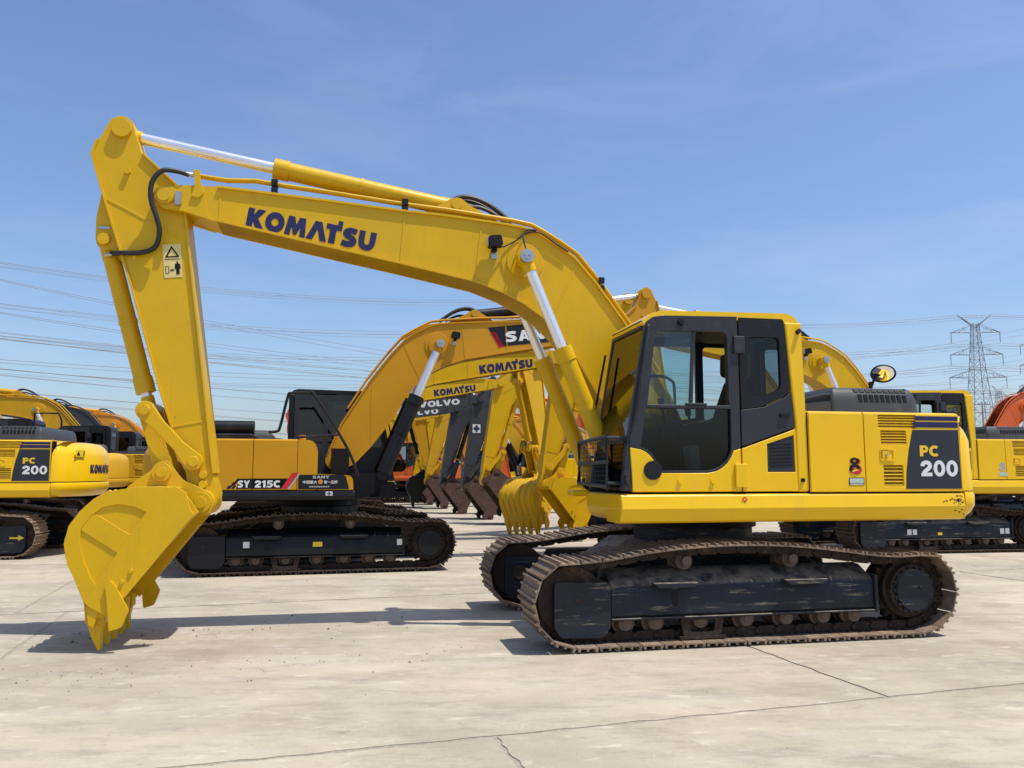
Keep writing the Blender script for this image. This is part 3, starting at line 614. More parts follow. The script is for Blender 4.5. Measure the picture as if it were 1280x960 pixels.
        P('grab_bar', 'inter', 'gbar', lambda: MB().tube(spline([(.95, .46, 2.5), (.55, .46, 2.52), (.40, .46, 2.48), (.36, .46, 2.38), (.36, .46, 1.9)], 4), .016, 8), c)
        P('sun_blind', 'black', 'blind', lambda: MB().cyl((.42, .45, 2.86), (.42, 1.22, 2.86), .04).box(-.4, .42, .42, 1.25, 2.87, 2.9), c)
    return c
def hood_mb():
    rings = []
    base = fillet([(-.98, 1.13), (-.98, -.85), (-1.99, -.85), (-1.99, 1.13)], .1, 5)
    for z, d in ((2.112, .0), (2.24, .015), (2.32, .04), (2.36, .075), (2.378, .12)): rings.append([(p[0], p[1], z) for p in offset_poly(base, -d)])
    b = MB().rings(rings)
    b.prism(fillet([(-.62, 2.112), (-.62, 2.18), (-.80, 2.215), (-1.0, 2.235), (-1.0, 2.112)], .02), -.8, 1.10)
    return b
def handrail(root, path, r=.016, m='blackp', name='handrail'): return part(name, M[m], root, MB().tube(path, r, 8))
def upper(root, st, detail):
    paint, trim = st['body'], 'dark'
    P = lambda n, m, k, fn, parent=root, **kw: part(n, M[m], parent, fn, key='up_' + k, **kw)
    P('deck', 'black', 'deck', deck_mb)
    P('side_skirt', st.get('skirt', paint), 'skirt', skirt_mb, bevel=.02, seg=3)
    P('front_skirt', st.get('skirt', paint), 'fsk', nosebox_mb, bevel=.02)
    cwp = st.get('cw', paint)
    cw = P('counterweight', cwp, 'cw', cw_mb)
    P('counterweight_base', cwp, 'cwl', cw_low_mb, cw)
    P('engine_bay', 'black', 'bay', lambda: MB().box(-.6, -2.21, -1.31, 1.31, 1.345, 2.09))
    d1 = P('side_door', paint, 'd1', lambda: side_door_mb(-.592, -1.163), bevel=.006)
    d2 = P('side_door', paint, 'd2', lambda: side_door_mb(-1.172, -2.208, VENTS), bevel=.006)
    for (a, c, n) in VENTS:
        h = (c[1] - a[1]) / n
        for i in range(n): P('louvre', paint, 'lv%.3f' % (a[0] - c[0]), lambda: louvre_mb(a[0] - c[0], 1), d2, loc=(a[0], 0, a[1] + h * (i + .45)))
    lt = P('latch', paint, 'latch', lambda: MB().prism(fillet([(-1.325, 1.648), (-1.482, 1.642), (-1.486, 1.764), (-1.330, 1.770)], .02), 1.355, 1.368, holes=[[(-1.345, 1.668), (-1.464, 1.664), (-1.466, 1.745), (-1.348, 1.75)]]), d2, bevel=.004)
    P('latch_handle', paint, 'lh', lambda: MB().box(-1.35, -1.42, 1.352, 1.366, 1.675, 1.74), d2, bevel=.003)
    # right side
    r1 = P('side_door', paint, 'r1', lambda: side_door_mb(-1.00, -2.208, (), -1), bevel=.006)
    r2 = P('side_door', paint, 'r2', lambda: side_door_mb(-.36, -.992, (), -1), bevel=.006)
    P('fuel_tank', paint, 'tank', lambda: MB().prism(fillet([(-.06, 1.352), (-.06, 1.95), (-.10, 2.05), (-.16, 2.10), (-.352, 2.11), (-.352, 1.352)], [.02, .1, .05, .05, .01, .01], 5), -1.36, -.55), bevel=.02)
    P('tool_box', paint, 'tbox', lambda: MB().prism(fillet([(.48, 1.352), (.47, 1.52), (.42, 1.57), (-.052, 1.59), (-.052, 1.352)], [.02, .06, .06, .01, .01], 4), -1.36, -.62), bevel=.02)
    P('tank_top', 'hood', 'pump', lambda: MB().box(-.06, -.6, -.5, .33, 1.35, 2.02), bevel=.02)
    if st.get('hood', 1):
        h = P('engine_hood', 'hood', 'hood', hood_mb)
        if detail > 0:
            for i in range(9):  # black blocks set proud of the hood imitate the dark inside open slots
                P('hood_slot_shade', 'black', 'hs1', lambda: MB().prism([(0, -.036), (-.040, -.036), (-.040, .036), (0, .036)], -.012, .005), h, loc=(-1.30 - i * .062, 1.108, 2.268), rot=(R(12), 0, 0))
                P('hood_slot_shade', 'black', 'hs2', lambda: MB().box(0, -.048, -.022, .022, -.01, .006), h, loc=(-1.27 - i * .066, 1.072, 2.343), rot=(R(-48), 0, 0))
    else:
        h = P('engine_hood', st.get('hoodm', 'blackp'), 'hood2', lambda: MB().box(-1.05, -2.1, -.75, .8, 2.116, 2.22), bevel=.03)
        P('exhaust', 'blackp', 'exh', lambda: MB().cyl((-1.85, -.55, 2.32), (-1.05, -.55, 2.32), .11, n=20).cyl((-1.2, -.55, 2.3), (-1.2, -.55, 2.2), .06).cyl((-1.7, -.55, 2.3), (-1.7, -.55, 2.2), .06).cyl((-1.88, -.55, 2.32), (-1.9, -.55, 2.5), .045), h)
    cb = cab(root, st.get('cab', paint), trim, detail, st.get('darkcab', False))
    return d1, d2, cw, cb, r1, r2
# ------------------------------------------------------------------ working equipment (traced, metres, machine frame)
FOOT = (.25, 1.72); TIP = (5.405, 4.16); BPIN = (4.96, 1.262)
BTOP = [(.10, 1.86), (.30, 2.33), (.774, 3.085), (1.103, 3.525), (1.336, 3.785), (1.508, 3.905), (1.723, 4.022), (1.894, 4.083), (2.105, 4.108), (2.73, 4.160), (3.13, 4.178), (3.96, 4.238), (4.925, 4.300), (5.12, 4.285)]
BBOT = [(5.245, 4.035), (4.926, 3.945), (3.948, 3.762), (3.165, 3.618), (2.395, 3.467), (2.104, 3.364), (1.895, 3.262), (1.684, 3.120), (1.515, 2.962), (1.36, 2.75), (1.13, 2.36), (.80, 1.93), (.55, 1.66), (.35, 1.55)]
def rel(pts, o): return [(p[0] - o[0], p[1] - o[1]) for p in pts]
def boom_mb():
    top = rel(BTOP, FOOT); bot = rel(BBOT, FOOT)
    b = MB().prism(top + bot + circ(0, 0, .19, 6, -60, -190), -.215, .215)
    b.strip(top[:-1], -.022, -.24, .24); b.strip(bot[1:-1], -.022, -.24, .24)
    # fork at the tip
    ch = rel([(5.06, 4.29), (5.25, 4.275), (5.40, 4.265), (5.475, 4.235), (5.515, 4.16), (5.475, 4.08), (5.40, 4.04), (5.22, 4.02), (5.0, 3.96)], FOOT)
    for s in (1, -1): b.prism(ch, *sorted((.175 * s, .242 * s))); x, z = TIP[0] - FOOT[0], TIP[1] - FOOT[1]; b.cyl((x, .17 * s, z), (x, .27 * s, z), .085, n=20)
    # weld seams and stiffeners on the side plates
    for (xa, za, xb, zb) in ((4.90, 4.28, 4.90, 3.96), (3.12, 4.16, 3.16, 3.64), (2.33, 4.11, 2.40, 3.48), (1.30, 3.74, 1.62, 3.08), (.80, 3.08, .80, 1.95)):
        for s in (1, -1):
            d = Vector((xb - xa, zb - za)).normalized() * .008; q = Vector((-d.y, d.x))
            b.prism(rel([(xa + q.x, za + q.y), (xa - q.x, za - q.y), (xb - q.x, zb - q.y), (xb + q.x, zb + q.y)], FOOT), *sorted((.21 * s, .220 * s)))
    cx, cz = 1.91 - FOOT[0], 3.70 - FOOT[1]
    for s in (1, -1): b.cyl((cx, .21 * s, cz), (cx, .228 * s, cz), .225, .215, n=32); b.cyl((cx, .228 * s, cz), (cx, .245 * s, cz), .165, .16, n=28); b.cyl((cx, .2 * s, cz), (cx, .52 * s, cz), .062, n=18)
    # arm cylinder bracket
    for y in (-.13, .10): b.prism(rel(fillet([(2.95, 4.17), (2.62, 4.375), (2.54, 4.375), (2.44, 4.30), (2.05, 4.10), (2.2, 4.08)], .04), FOOT), y, y + .035)
    b.cyl((2.58 - FOOT[0], -.16, 4.30 - FOOT[1]), (2.58 - FOOT[0], .16, 4.30 - FOOT[1]), .055)
    b.cyl((0, -.36, 0), (0, .36, 0), .10, n=20)
    return b
ARM_F = [(6.035, 4.70), (6.075, 4.55), (5.954, 4.164), (5.657, 3.266), (5.383, 2.361), (5.215, 1.86), (5.125, 1.58), (5.085, 1.30)]
ARM_B = [(4.835, 1.25), (4.828, 1.34), (4.881, 1.526), (5.0, 2.37), (5.13, 3.29), (5.233, 4.016), (5.317, 4.289), (5.641, 4.584), (5.715, 4.80)]
def arm_mb():
    out = ARM_F + [(BPIN[0] + .125 * math.cos(R(a)), BPIN[1] + .125 * math.sin(R(a))) for a in (0, -35, -70, -105, -140)] + ARM_B + [(5.74, 4.90), (5.80, 4.95), (5.87, 4.955), (5.94, 4.91)]
    b = MB().prism(rel(out, TIP), -.155, .155)
    b.strip(rel(ARM_F[:-2], TIP), .02, -.18, .18); b.strip(rel(ARM_B[2:-1], TIP), .02, -.18, .18)
    for s in (1, -1):
        for p, r, w in ((BPIN, .115, .20), ((5.042, 1.638), .075, .19), ((5.831, 4.823), .09, .20), (TIP, .12, .17)):
            x, z = p[0] - TIP[0], p[1] - TIP[1]; b.cyl((x, .15 * s, z), (x, w * s, z), r, n=20)
        for (xa, za, xb, zb) in ((5.93, 4.12, 5.26, 3.78), (5.31, 1.95, 4.98, 2.02)):
            d = Vector((xb - xa, zb - za)).normalized() * .009; q = Vector((-d.y, d.x))
            b.prism(rel([(xa + q.x, za + q.y), (xa - q.x, za - q.y), (xb - q.x, zb - q.y), (xb + q.x, zb + q.y)], TIP), *sorted((.15 * s, .161 * s)))
        b.prism(rel(fillet([(5.99, 4.22), (6.03, 3.95), (6.025, 3.72), (5.96, 3.63), (5.88, 3.65), (5.70, 3.42), (5.93, 4.1)], .03), TIP), *sorted((.075 * s, .115 * s)))
        b.cyl((5.76 - TIP[0], .15 * s, 4.40 - TIP[1]), (5.76 - TIP[0], .19 * s, 4.40 - TIP[1]), .028, n=12)
        for zz in (1.455, 1.365): b.cyl((4.96 - TIP[0], .15 * s, zz - TIP[1] + .06), (4.96 - TIP[0], .20 * s, zz - TIP[1] + .06), .036, n=14)
    b.cyl((5.945 - TIP[0], -.16, 3.735 - TIP[1]), (5.945 - TIP[0], .16, 3.735 - TIP[1]), .055, n=16)
    return b
BK = [(5.13, 1.40), (5.30, 1.412), (5.473, 1.408), (5.679, 1.367), (5.80, 1.29), (5.90, 1.19), (5.972, 1.082), (6.005, .96), (6.0, .86), (5.967, .757), (5.917, .655), (5.855, .51), (5.80, .36), (5.775, .28)]
def bucket_mb():
    bk = rel(BK, BPIN); b = MB(); W = .56
    b.strip(bk, -.028, -W, W)
    side = bk + rel([(5.665, .30), (5.60, .40), (4.965, 1.16), (5.03, 1.22)], BPIN)
    for s in (1, -1): b.prism(side, *sorted((W * s, (W - .03) * s)))
    # leading side plates, curved perimeter band and diagonal doubler, all welded proud of the side sheet
    cut = rel([(5.206, 1.401), (5.12, 1.413), (5.033, 1.362), (4.985, 1.20), (4.955, 1.17), (5.494, .467), (5.63, .31), (5.78, .40), (5.819, .439), (5.431, 1.073)], BPIN)
    bo = rel([(5.20, 1.398), (5.33, 1.411), (5.473, 1.408), (5.679, 1.367), (5.80, 1.29), (5.90, 1.19), (5.972, 1.082), (6.003, .93), (5.967, .757), (5.90, .62), (5.82, .43)], BPIN)
    bi = rel([(5.31, 1.15), (5.37, 1.20), (5.438, 1.237), (5.582, 1.263), (5.71, 1.239), (5.80, 1.165), (5.875, 1.054), (5.875, .931), (5.837, .782), (5.772, .633), (5.709, .545)], BPIN)
    for s in (1, -1):
        b.prism(cut, *sorted((W * s, (W + .024) * s)))
        b.prism(rel([(5.04, 1.34), (4.93, 1.185), (5.60, .385), (5.70, .40)], BPIN), *sorted(((W - .06) * s, (W - .029) * s)))
        b.ribbon(bo, bi, W * s, (W + .015) * s)
        b.prism(rel([(5.785, 1.195), (5.425, .96), (5.524, .812), (5.882, 1.05)], BPIN), *sorted((W * s, (W + .011) * s)))
        for q in ((5.52, .60), (5.45, .69)): b.cyl((q[0] - BPIN[0], (W + .02) * s, q[1] - BPIN[1]), (q[0] - BPIN[0], (W + .04) * s, q[1] - BPIN[1]), .02, n=8)
    for k in range(6):
        y = -.45 + .18 * k; b.strip(rel(BK[3:12], BPIN), .02, y - .035, y + .035)
    b.prism(rel([(5.80, .40), (5.775, .24), (5.735, .22), (5.70, .34), (5.74, .42)], BPIN), -W - .01, W + .01)
    # ears
    ear = rel(fillet([(5.25, 1.655), (5.36, 1.63), (5.40, 1.56), (5.62, 1.39), (5.15, 1.30), (5.03, 1.13), (4.90, 1.14), (4.835, 1.23), (4.86, 1.34), (4.98, 1.40), (5.12, 1.46), (5.20, 1.56)], .045), BPIN)
    for s in (1, -1):
        b.prism(ear, *sorted((.205 * s, .25 * s)))
        for p, r in (((5.308, 1.541), .085), (BPIN, .095)):
            x, z = p[0] - BPIN[0], p[1] - BPIN[1]; b.cyl((x, .2 * s, z), (x, .285 * s, z), r, n=20)
            b.cyl((x, .28 * s, z), (x, .298 * s, z), r * .55, n=16)
    return b
def tooth_mb():
    b = MB().prism(rel([(5.80, .43), (5.80, .24), (5.765, .13), (5.705, .012), (5.685, .02), (5.69, .14), (5.67, .25), (5.70, .40)], BPIN), -.045, .045)
    b.prism(rel([(5.835, .46), (5.812, .25), (5.655, .24), (5.66, .36)], BPIN), -.06, .06); return b
def cutter_mb(s):
    return MB().prism(rel(fillet([(5.650, .584), (5.612, .620), (5.576, .583), (5.45, .36), (5.50, .22), (5.60, .19), (5.63, .46)], .02), BPIN), *sorted((.585 * s, .612 * s)))
def link_bar_mb(L, w=.055, r=.085):
    pts = circ(0, 0, r, 9, 90, 270) + [(L * .3, -w), (L * .7, -w)] + circ(L, 0, r, 9, -90, 90) + [(L * .7, w), (L * .3, w)]
    return MB().prism(pts, -.022, .022).cyl((0, -.035, 0), (0, .035, 0), r * .6, n=16).cyl((L, -.035, 0), (L, .035, 0), r * .6, n=16)
def ram(root, name, p0, p1, y, lb, r, barrel, rodm='chrome', eye=None):
    """hydraulic ram between two pins: barrel from p0, rod to p1"""
    a = Vector((p0[0], y, p0[1])); c = Vector((p1[0], y, p1[1])); d = (c - a).normalized()
    b = MB().cyl(a + d * .07, a + d * (lb - .13), r, n=24).cyl(a + d * (lb - .15), a + d * lb, r * 1.13, n=24).cyl(a + d * (lb * .52), a + d * (lb * .52 + .03), r * 1.08, n=24)
    b.cyl(a + d * .05, a + d * .16, r * 1.05, n=24)
    b.cyl(a + Vector((0, -.075, 0)), a + Vector((0, .075, 0)), .085, n=18); b.cyl(a, a + d * .1, .075, n=14)
    o = part(name, M[barrel], root, b)
    for k in range(8):
        pass
    b2 = MB().cyl(a + d * (lb - .02), c - d * .07, r * .62, n=20)
    part('rod', M[rodm], o, b2)
    b3 = MB().cyl(c + Vector((0, -.06, 0)), c + Vector((0, .06, 0)), .085, n=20).cyl(c - d * .15, c - d * .04, r * .75, n=16)
    part('rod_eye', M[eye or barrel], o, b3)
    return o
def rot2(p, o, a):
    x, z = p[0] - o[0], p[1] - o[1]; c, s = math.cos(a), math.sin(a); return (o[0] + c * x - s * z, o[1] + s * x + c * z)
def equipment(root, st, db=0., da=0., detail=2, teeth=True):
    paint = st['boom']; ram_m = st.get('ram', paint); armp = st.get('arm', paint); bkp = st.get('bucket', paint)
    db, da = R(db), R(da)
    RB = lambda p: rot2(p, FOOT, db); tip = RB(TIP); RA = lambda p: rot2(RB(p), tip, da)
    P = lambda n, m, k, fn, parent=root, **kw: part(n, M[m], parent, fn, key='eq_' + k, **kw)
    boom = P('boom', paint, 'boom', boom_mb, loc=(FOOT[0], 0, FOOT[1]), rot=(0, -db, 0), bevel=.006 if detail > 1 else 0)
    arm = P('arm', armp, 'arm', arm_mb, loc=(tip[0], 0, tip[1]), rot=(0, -db - da, 0), bevel=.006 if detail > 1 else 0)
    bp = RA(BPIN)
    bkt = P('bucket', bkp, 'bucket', bucket_mb, loc=(bp[0], 0, bp[1]), rot=(0, -db - da, 0), bevel=.005 if detail > 1 else 0)
    if teeth:
        for k in range(5): P('tooth', st.get('tooth', bkp), 'tooth', tooth_mb, bkt, loc=(0, -.47 + .235 * k, 0), bevel=.006 if detail > 1 else 0)
        for s in (1, -1): P('side_cutter', bkp, 'sc%d' % s, lambda: cutter_mb(s), bkt)
    for s in (1, -1):
        ram(root, 'boom_cylinder', (.985, 1.46), RB((1.92, 3.69)), .42 * s, 1.44, st.get('ramr', .088), ram_m, eye=paint)
    x, z = 1.92 - FOOT[0], 3.69 - FOOT[1]
    for s in (1, -1): P('pin_cap', 'steel', 'pcap%d' % s, lambda: MB().cyl((x, .50 * s, z), (x, .535 * s, z), .068, n=20).cyl((x - .025, .5 * s, z + .01), (x - .025, .55 * s, z + .01), .014, n=6).cyl((x + .025, .5 * s, z + .01), (x + .025, .55 * s, z + .01), .014, n=6).cyl((x, .5 * s, z - .028), (x, .55 * s, z - .028), .014, n=6), boom)
    ram(root, 'arm_cylinder', RB((2.58, 4.30)), RA((5.831, 4.823)), 0., 1.87, .092, ram_m, eye=paint)
    ram(root, 'bucket_cylinder', RA((5.945, 3.735)), RA((5.482, 2.11)), 0., 1.50, .080, ram_m, eye=paint)
    C = RA((5.482, 2.11)); A = RA((5.042, 1.638)); Bk = RA((5.308, 1.541))
    for (p, q, yy, nm, ww) in ((C, A, .235, 'tipping_link', .055), (C, Bk, .13, 'bucket_link', .08)):
        d = Vector((q[0] - p[0], q[1] - p[1])); L = d.length
        for s in (1, -1): P(nm, armp, 'lk%.3f' % L, lambda: link_bar_mb(L, ww), loc=(p[0], yy * s, p[1]), rot=(0, -math.atan2(d.y, d.x), 0), bevel=.006 if detail > 1 else 0)
    part('link_pin', M[armp], root, MB().cyl((C[0], -.29, C[1]), (C[0], .29, C[1]), .045, n=16).cyl((Bk[0], -.2, Bk[1]), (Bk[0], .2, Bk[1]), .045, n=14), key='lpin%.3f' % C[0])
    if detail > 0:
        fx = lambda pts, y: [(p[0] - FOOT[0], y, p[1] - FOOT[1]) for p in pts]
        pipe = [(5.12, 4.40), (4.85, 4.375), (4.58, 4.39), (4.3, 4.36), (3.808, 4.318), (3.131, 4.252), (2.681, 4.222), (2.011, 4.155), (1.80, 4.12), (1.66, 4.05), (1.49, 3.955), (1.30, 3.83), (1.06, 3.545), (.73, 3.10), (.42, 2.6)]
        for y in ((.20, .15) if detail > 1 else (.2,)):
            P('hydraulic_pipe', st.get('pipe', paint), 'pipe%.2f' % y, lambda: MB().tube(fx(pipe, y), .017, 8), boom)
            P('hydraulic_pipe', st.get('pipe', paint), 'pipe%.2f' % -y, lambda: MB().tube(fx(pipe, -y), .017, 8), boom)
        h1 = spline([(2.60, 4.38), (2.50, 4.415), (2.36, 4.40), (2.20, 4.33), (2.05, 4.22), (1.98, 4.17)], 5); h2 = spline([(2.47, 4.30), (2.33, 4.30), (2.2, 4.25), (2.10, 4.19)], 5)
        P('hydraulic_hose', 'hose', 'h1', lambda: MB().tube(fx(h1, .06), .027, 8).tube(fx(h2, .09), .022, 8).tube(fx(h1, -.06), .027, 8), boom)
    return boom, arm, bkt
# ------------------------------------------------------------------ ground
ground = part('ground', M['joint'], None, MB().box(-900, 900, -60, 1500, -.6, -.03)); ground['kind'] = 'structure'
far = part('yard', M['conc'], None, MB().box(-900, 900, 60, 1500, -.5, -.012)); far['kind'] = 'structure'
GA = R(16.9); gu = Vector((math.cos(GA), math.sin(GA))); gv = Vector((-math.sin(GA), math.cos(GA)))
pave = part('pavement', M['joint'], None, MB().box(-70, 70, -14, 59.9, -.5, -.006)); pave['kind'] = 'structure'
def jag(a, b, n, amp):
    out = []
    for i in range(n): t = i / n; p = a.lerp(b, t); d = (b - a).normalized(); q = Vector((-d.y, d.x)); out.append(p + q * (random.uniform(-amp, amp) if i else 0))
    return out
def slab(u0, u1, v0, v1):
    g = .017; c = [gu * u + gv * v for u, v in ((u0 + g, v0 + g), (u1 - g, v0 + g), (u1 - g, v1 - g), (u0 + g, v1 - g))]
    near = (gu * (u0 + u1) / 2 + gv * (v0 + v1) / 2).length < 16; n = 60 if near else 6; amp = .012 if near else .008
    pts = []
    for i in range(4): pts += jag(c[i], c[(i + 1) % 4], n, amp)
    o = part('concrete_slab', M['conc'], pave, MB().prism([tuple(p) for p in pts], -.3, random.uniform(-.003, .001), 'z'))
    return o
row = [(-8.0, -3.4), (-3.4, .6), (.6, 4.75), (4.75, 10.2), (10.2, 15.4), (15.4, 20.8), (20.8, 26.5), (26.5, 32.5), (32.5, 39), (39, 46), (46, 53), (53, 60), (60, 68)]
for ri, (v0, v1) in enumerate(row):
    off = {2: 1.33, 3: 4.15}.get(ri, random.uniform(0, 6)); k = 6.2
    reach = 14 + max(v0, 0) * .85
    i = -int(reach / k) - 1
    while off + i * k < reach: slab(off + i * k, off + (i + 1) * k, v0, v1); i += 1
# soil crumbs: uncountable
def clods():
    b = MB(); rnd = random.Random(3)
    for i in range(420):
        if i % 9: u, v = rnd.gauss(-1.2, 2.2), rnd.gauss(6.9 if i % 2 else 8.6, .28)
        else: u, v = rnd.uniform(-6, 8), rnd.uniform(3.5, 13)
        p = gu * u + gv * v; r = abs(rnd.gauss(0, .0045)) + .002
        if i % 40 == 0: r += .012
        base = len(b.v)
        for (x, y, z) in ((1, 0, 0), (-.5, .9, 0), (-.6, -.8, 0), (.1, .1, .9), (0, 0, -.35)): b.v.append((p.x + x * r * rnd.uniform(.6, 1.3), p.y + y * r * rnd.uniform(.6, 1.3), .001 + z * r))
        b.f += [tuple(base + q for q in t) for t in ((0, 1, 3), (1, 2, 3), (2, 0, 3), (0, 2, 4), (2, 1, 4), (1, 0, 4))]
    return b
o = part('soil_crumbs', M['clod'], None, clods()); o['kind'] = 'stuff'; o['label'] = 'brown soil crumbs scattered over the concrete'; o['category'] = 'soil'
# ------------------------------------------------------------------ excavators
def machine(label, loc, deg, st, db=0., da=0., detail=1, flip=0., scale=1., group='excavators parked in rows', swing=0.):
    root = thing('excavator', label, 'excavator', group, (loc[0], loc[1], 0), R(deg)); root.scale = (scale,) * 3
    undercarriage(root, flip or 0., detail, frame=st.get('frame', 'frame'), shoe=st.get('shoe', 'shoe'))
    ups = upper(root, st, detail); eq = equipment(root, st, db, da, detail)
    return root, ups, eq
def boom_text(boom, body, m, side, x0=4.66, z0=3.915, w=1.25, h=.195, ang=-8.6, **kw):
    if side > 0: decal(boom, M[m], 'lettering', text2d(body, **kw), (x0 - FOOT[0], z0 - FOOT[1]), w, h, 1, .2155, ang)
    else: # mirrored place on the other side: text starts nearer the foot
        a = R(-ang); xs, zs = x0 - w * math.cos(a), z0 + w * math.sin(R(ang)); decal(boom, M[m], 'lettering', text2d(body, **kw), (xs - FOOT[0], zs - FOOT[1]), w, h, -1, -.2155, -ang)
def komatsu_decals(d2, d1, cw, top, bottom, extra=None):
    for side in (1,):
        y = 1.36
        decal(d2, M['panel'], 'model_panel', poly2d([(1.592, 1.381), (1.605, 1.55), (1.64, 1.75), (1.69, 1.945), (2.196, 1.948), (2.202, 1.38)]), (0, 0), 1, 1, 1, y)
        for z0, z1, x in ((1.968, 2.022, -1.70), (2.036, 2.078, -1.722)): decal(d2, M['navy'], 'stripe', SQ, (x, z0), 2.196 + x, z1 - z0, 1, y)
        decal(d2, M['yprint'], 'lettering', text2d(top, off=.035), (-1.757, 1.69), .20, .105, 1, y + .002)
        decal(d2, M['white'], 'lettering', text2d(bottom, off=.03), (-1.757, 1.50), .41, .15, 1, y + .002)
        if extra: decal(d2, M['white'], 'lettering', text2d(extra, off=.03), (-1.757, 1.395), .2, .085, 1, y + .002)
def lamp_on_boom(boom, side):
    s = side; x, z = 2.205 - FOOT[0], 3.86 - FOOT[1]
    o = part('work_lamp', M['black'], boom, MB().prism(fillet([(x - .07, z - .03), (x + .07, z - .05), (x + .08, z + .06), (x - .05, z + .075)], .02), *sorted((.26 * s, .38 * s))).box(x - .02, x + .03, *sorted((.21 * s, .30 * s)), z - .075, z - .04), bevel=.01)
    part('lamp_lens', M['lens'], o, MB().prism([(x + .082, z - .04), (x + .086, z - .04), (x + .092, z + .055), (x + .088, z + .055)], *sorted((.27 * s, .37 * s))))
    part('lamp_bracket', M['steel'], o, MB().box(x - .03, x + .03, *sorted((.20 * s, .235 * s)), z - .14, z - .06))
KOM = dict(boom='yel', body='body', arm='yel')
# --- the main machine
main, (d1, d2, cw, cb, r1, r2), (boom, arm, bkt) = machine('large yellow excavator with PC 200 panel standing alone in the open yard', (1.930, 8.7715), 191.532, KOM, detail=2)
boom_text(boom, 'KOMATSU', 'navy', 1); boom_text(boom, 'KOMATSU', 'navy', -1)
komatsu_decals(d2, d1, cw, 'PC', '200')
lamp_on_boom(boom, 1)
bx = lambda p, y: (p[0] - FOOT[0], y, p[1] - FOOT[1]); ax = lambda p, y: (p[0] - TIP[0], y, p[1] - TIP[1])
# big 8 sticker and tag on the front side door
decal(d1, M['red'], 'sticker', text2d('8', off=.05), (-1.004, 1.520), .122, .152, 1, 1.361)
decal(d1, M['black'], 'sticker', text2d('8', off=.045), (-.992, 1.528), .116, .148, 1, 1.3625)
decal(d1, M['red'], 'sticker', poly2d([(.0, .25), (.2, .1), (.6, .0), (1, .5), (1, .95), (.6, .62), (.25, .6)]), (-1.0, 1.522), .112, .06, 1, 1.3635)
decal(d1, M['ysticker'], 'sticker', poly2d([(0, .2), (.3, 0), (.5, .35), (.8, .3), (1, .9), (.7, .75), (.4, .8)]), (-1.015, 1.54), .075, .030, 1, 1.3645)
decal(d1, M['panel'], 'sticker', SQ, (-.985, 1.420), .160, .068, 1, 1.361)
decal(d1, M['green'], 'sticker', SQ, (-.992, 1.438), .146, .043, 1, 1.362)
decal(d1, M['white'], 'lettering', text2d('GHC', off=.02), (-1.022, 1.443), .085, .034, 1, 1.3635)
decal([c for c in main.children if c.name.startswith('side_skirt')][0], M['red'], 'sticker', poly2d([(.5, 0), (1, .5), (.5, 1), (0, .5)], [[(.5, .25), (.75, .5), (.5, .75), (.25, .5)]]), (.12, 1.26), .06, .06, 1, 1.372)
decal(d1, M['white'], 'sticker', SQ, (-.995, 1.424), .14, .008, 1, 1.362)
# tank cap lock, small fittings
part('door_lock', M['steel'], d2, MB().cyl((-1.392, 1.36, 1.705), (-1.392, 1.378, 1.705), .014, n=10).cyl((-1.392, 1.376, 1.695), (-1.392, 1.382, 1.695), .008, n=8))
part('rubber_stop', M['black'], d1, MB().cyl((-.52, 1.338, 1.465), (-.52, 1.352, 1.465), .02, n=12))
rs = random.Random(5); sk1 = [c for c in main.children if c.name.startswith('side_skirt')][0]
def scuff(parent, cx, cz, w_, h_, n, y):
    b = MB()
    for _ in range(n):
        x, z = cx + rs.gauss(0, w_), cz + rs.gauss(0, h_); a, c = rs.uniform(.004, .022), rs.uniform(.002, .007); k = len(b.v)
        b.v += [(x - a, y(z) , z), (x + a * .2, y(z - c), z - c), (x + a, y(z + c * .4), z + c * .4), (x, y(z + c), z + c)]; b.f.append((k, k + 1, k + 2, k + 3))
    me = bpy.data.meshes.new('paint_scuff'); me.from_pydata(b.v, [], b.f); part('paint_scuff', M['blackp'], parent, me, kind='stuff')
ysk = lambda z: 1.381 - (z - 1.215) * .146 if z > 1.215 else 1.381 - (1.215 - z) * .374
scuff(sk1, -2.16, 1.27, .025, .018, 26, ysk); scuff(sk1, -2.17, 1.17, .03, .03, 8, ysk); scuff(sk1, -2.05, 1.26, .05, .012, 8, ysk)
# mirror on the far edge of the hood
mr = part('mirror_post', M['black'], main, MB().box(-1.925, -1.95, .40, .43, 2.30, 2.52).tube([(-1.94, .415, 2.44), (-1.97, .415, 2.51), (-2.00, .415, 2.575), (-2.06, .415, 2.60)], .014, 8))
ms = MB(); Q = Matrix.Rotation(R(-62), 3, 'Y')
ring = lambda r, h: [tuple(Vector((-2.10, .415, 2.615)) + Matrix.Rotation(R(52), 3, 'X') @ (Matrix.Rotation(R(-14), 3, 'Y') @ Vector((r * 1.08 * math.cos(R(a)), r * .86 * math.sin(R(a)), h)))) for a in range(0, 360, 15)]
ms.rings([ring(.02, .05), ring(.08, .045), ring(.12, .015), ring(.125, -.01)], cap=False)
part('mirror_shell', M['black'], mr, ms)
mg = MB(); mg.rings([ring(.119, -.004), ring(.09, -.018), ring(.05, -.026), ring(.004, -.029)], cap=False); part('mirror_glass', M['mirror'], mr, mg)
part('mirror_rim', M['black'], mr, MB().tube(ring(.123, -.008), .007, 6, closed=True))
part('handrail', M['dark'], main, MB().tube([(-.66, 1.05, 2.15), (-.68, 1.05, 2.235), (-.95, 1.06, 2.30), (-1.06, 1.06, 2.30), (-1.10, 1.06, 2.24)], .018, 8))
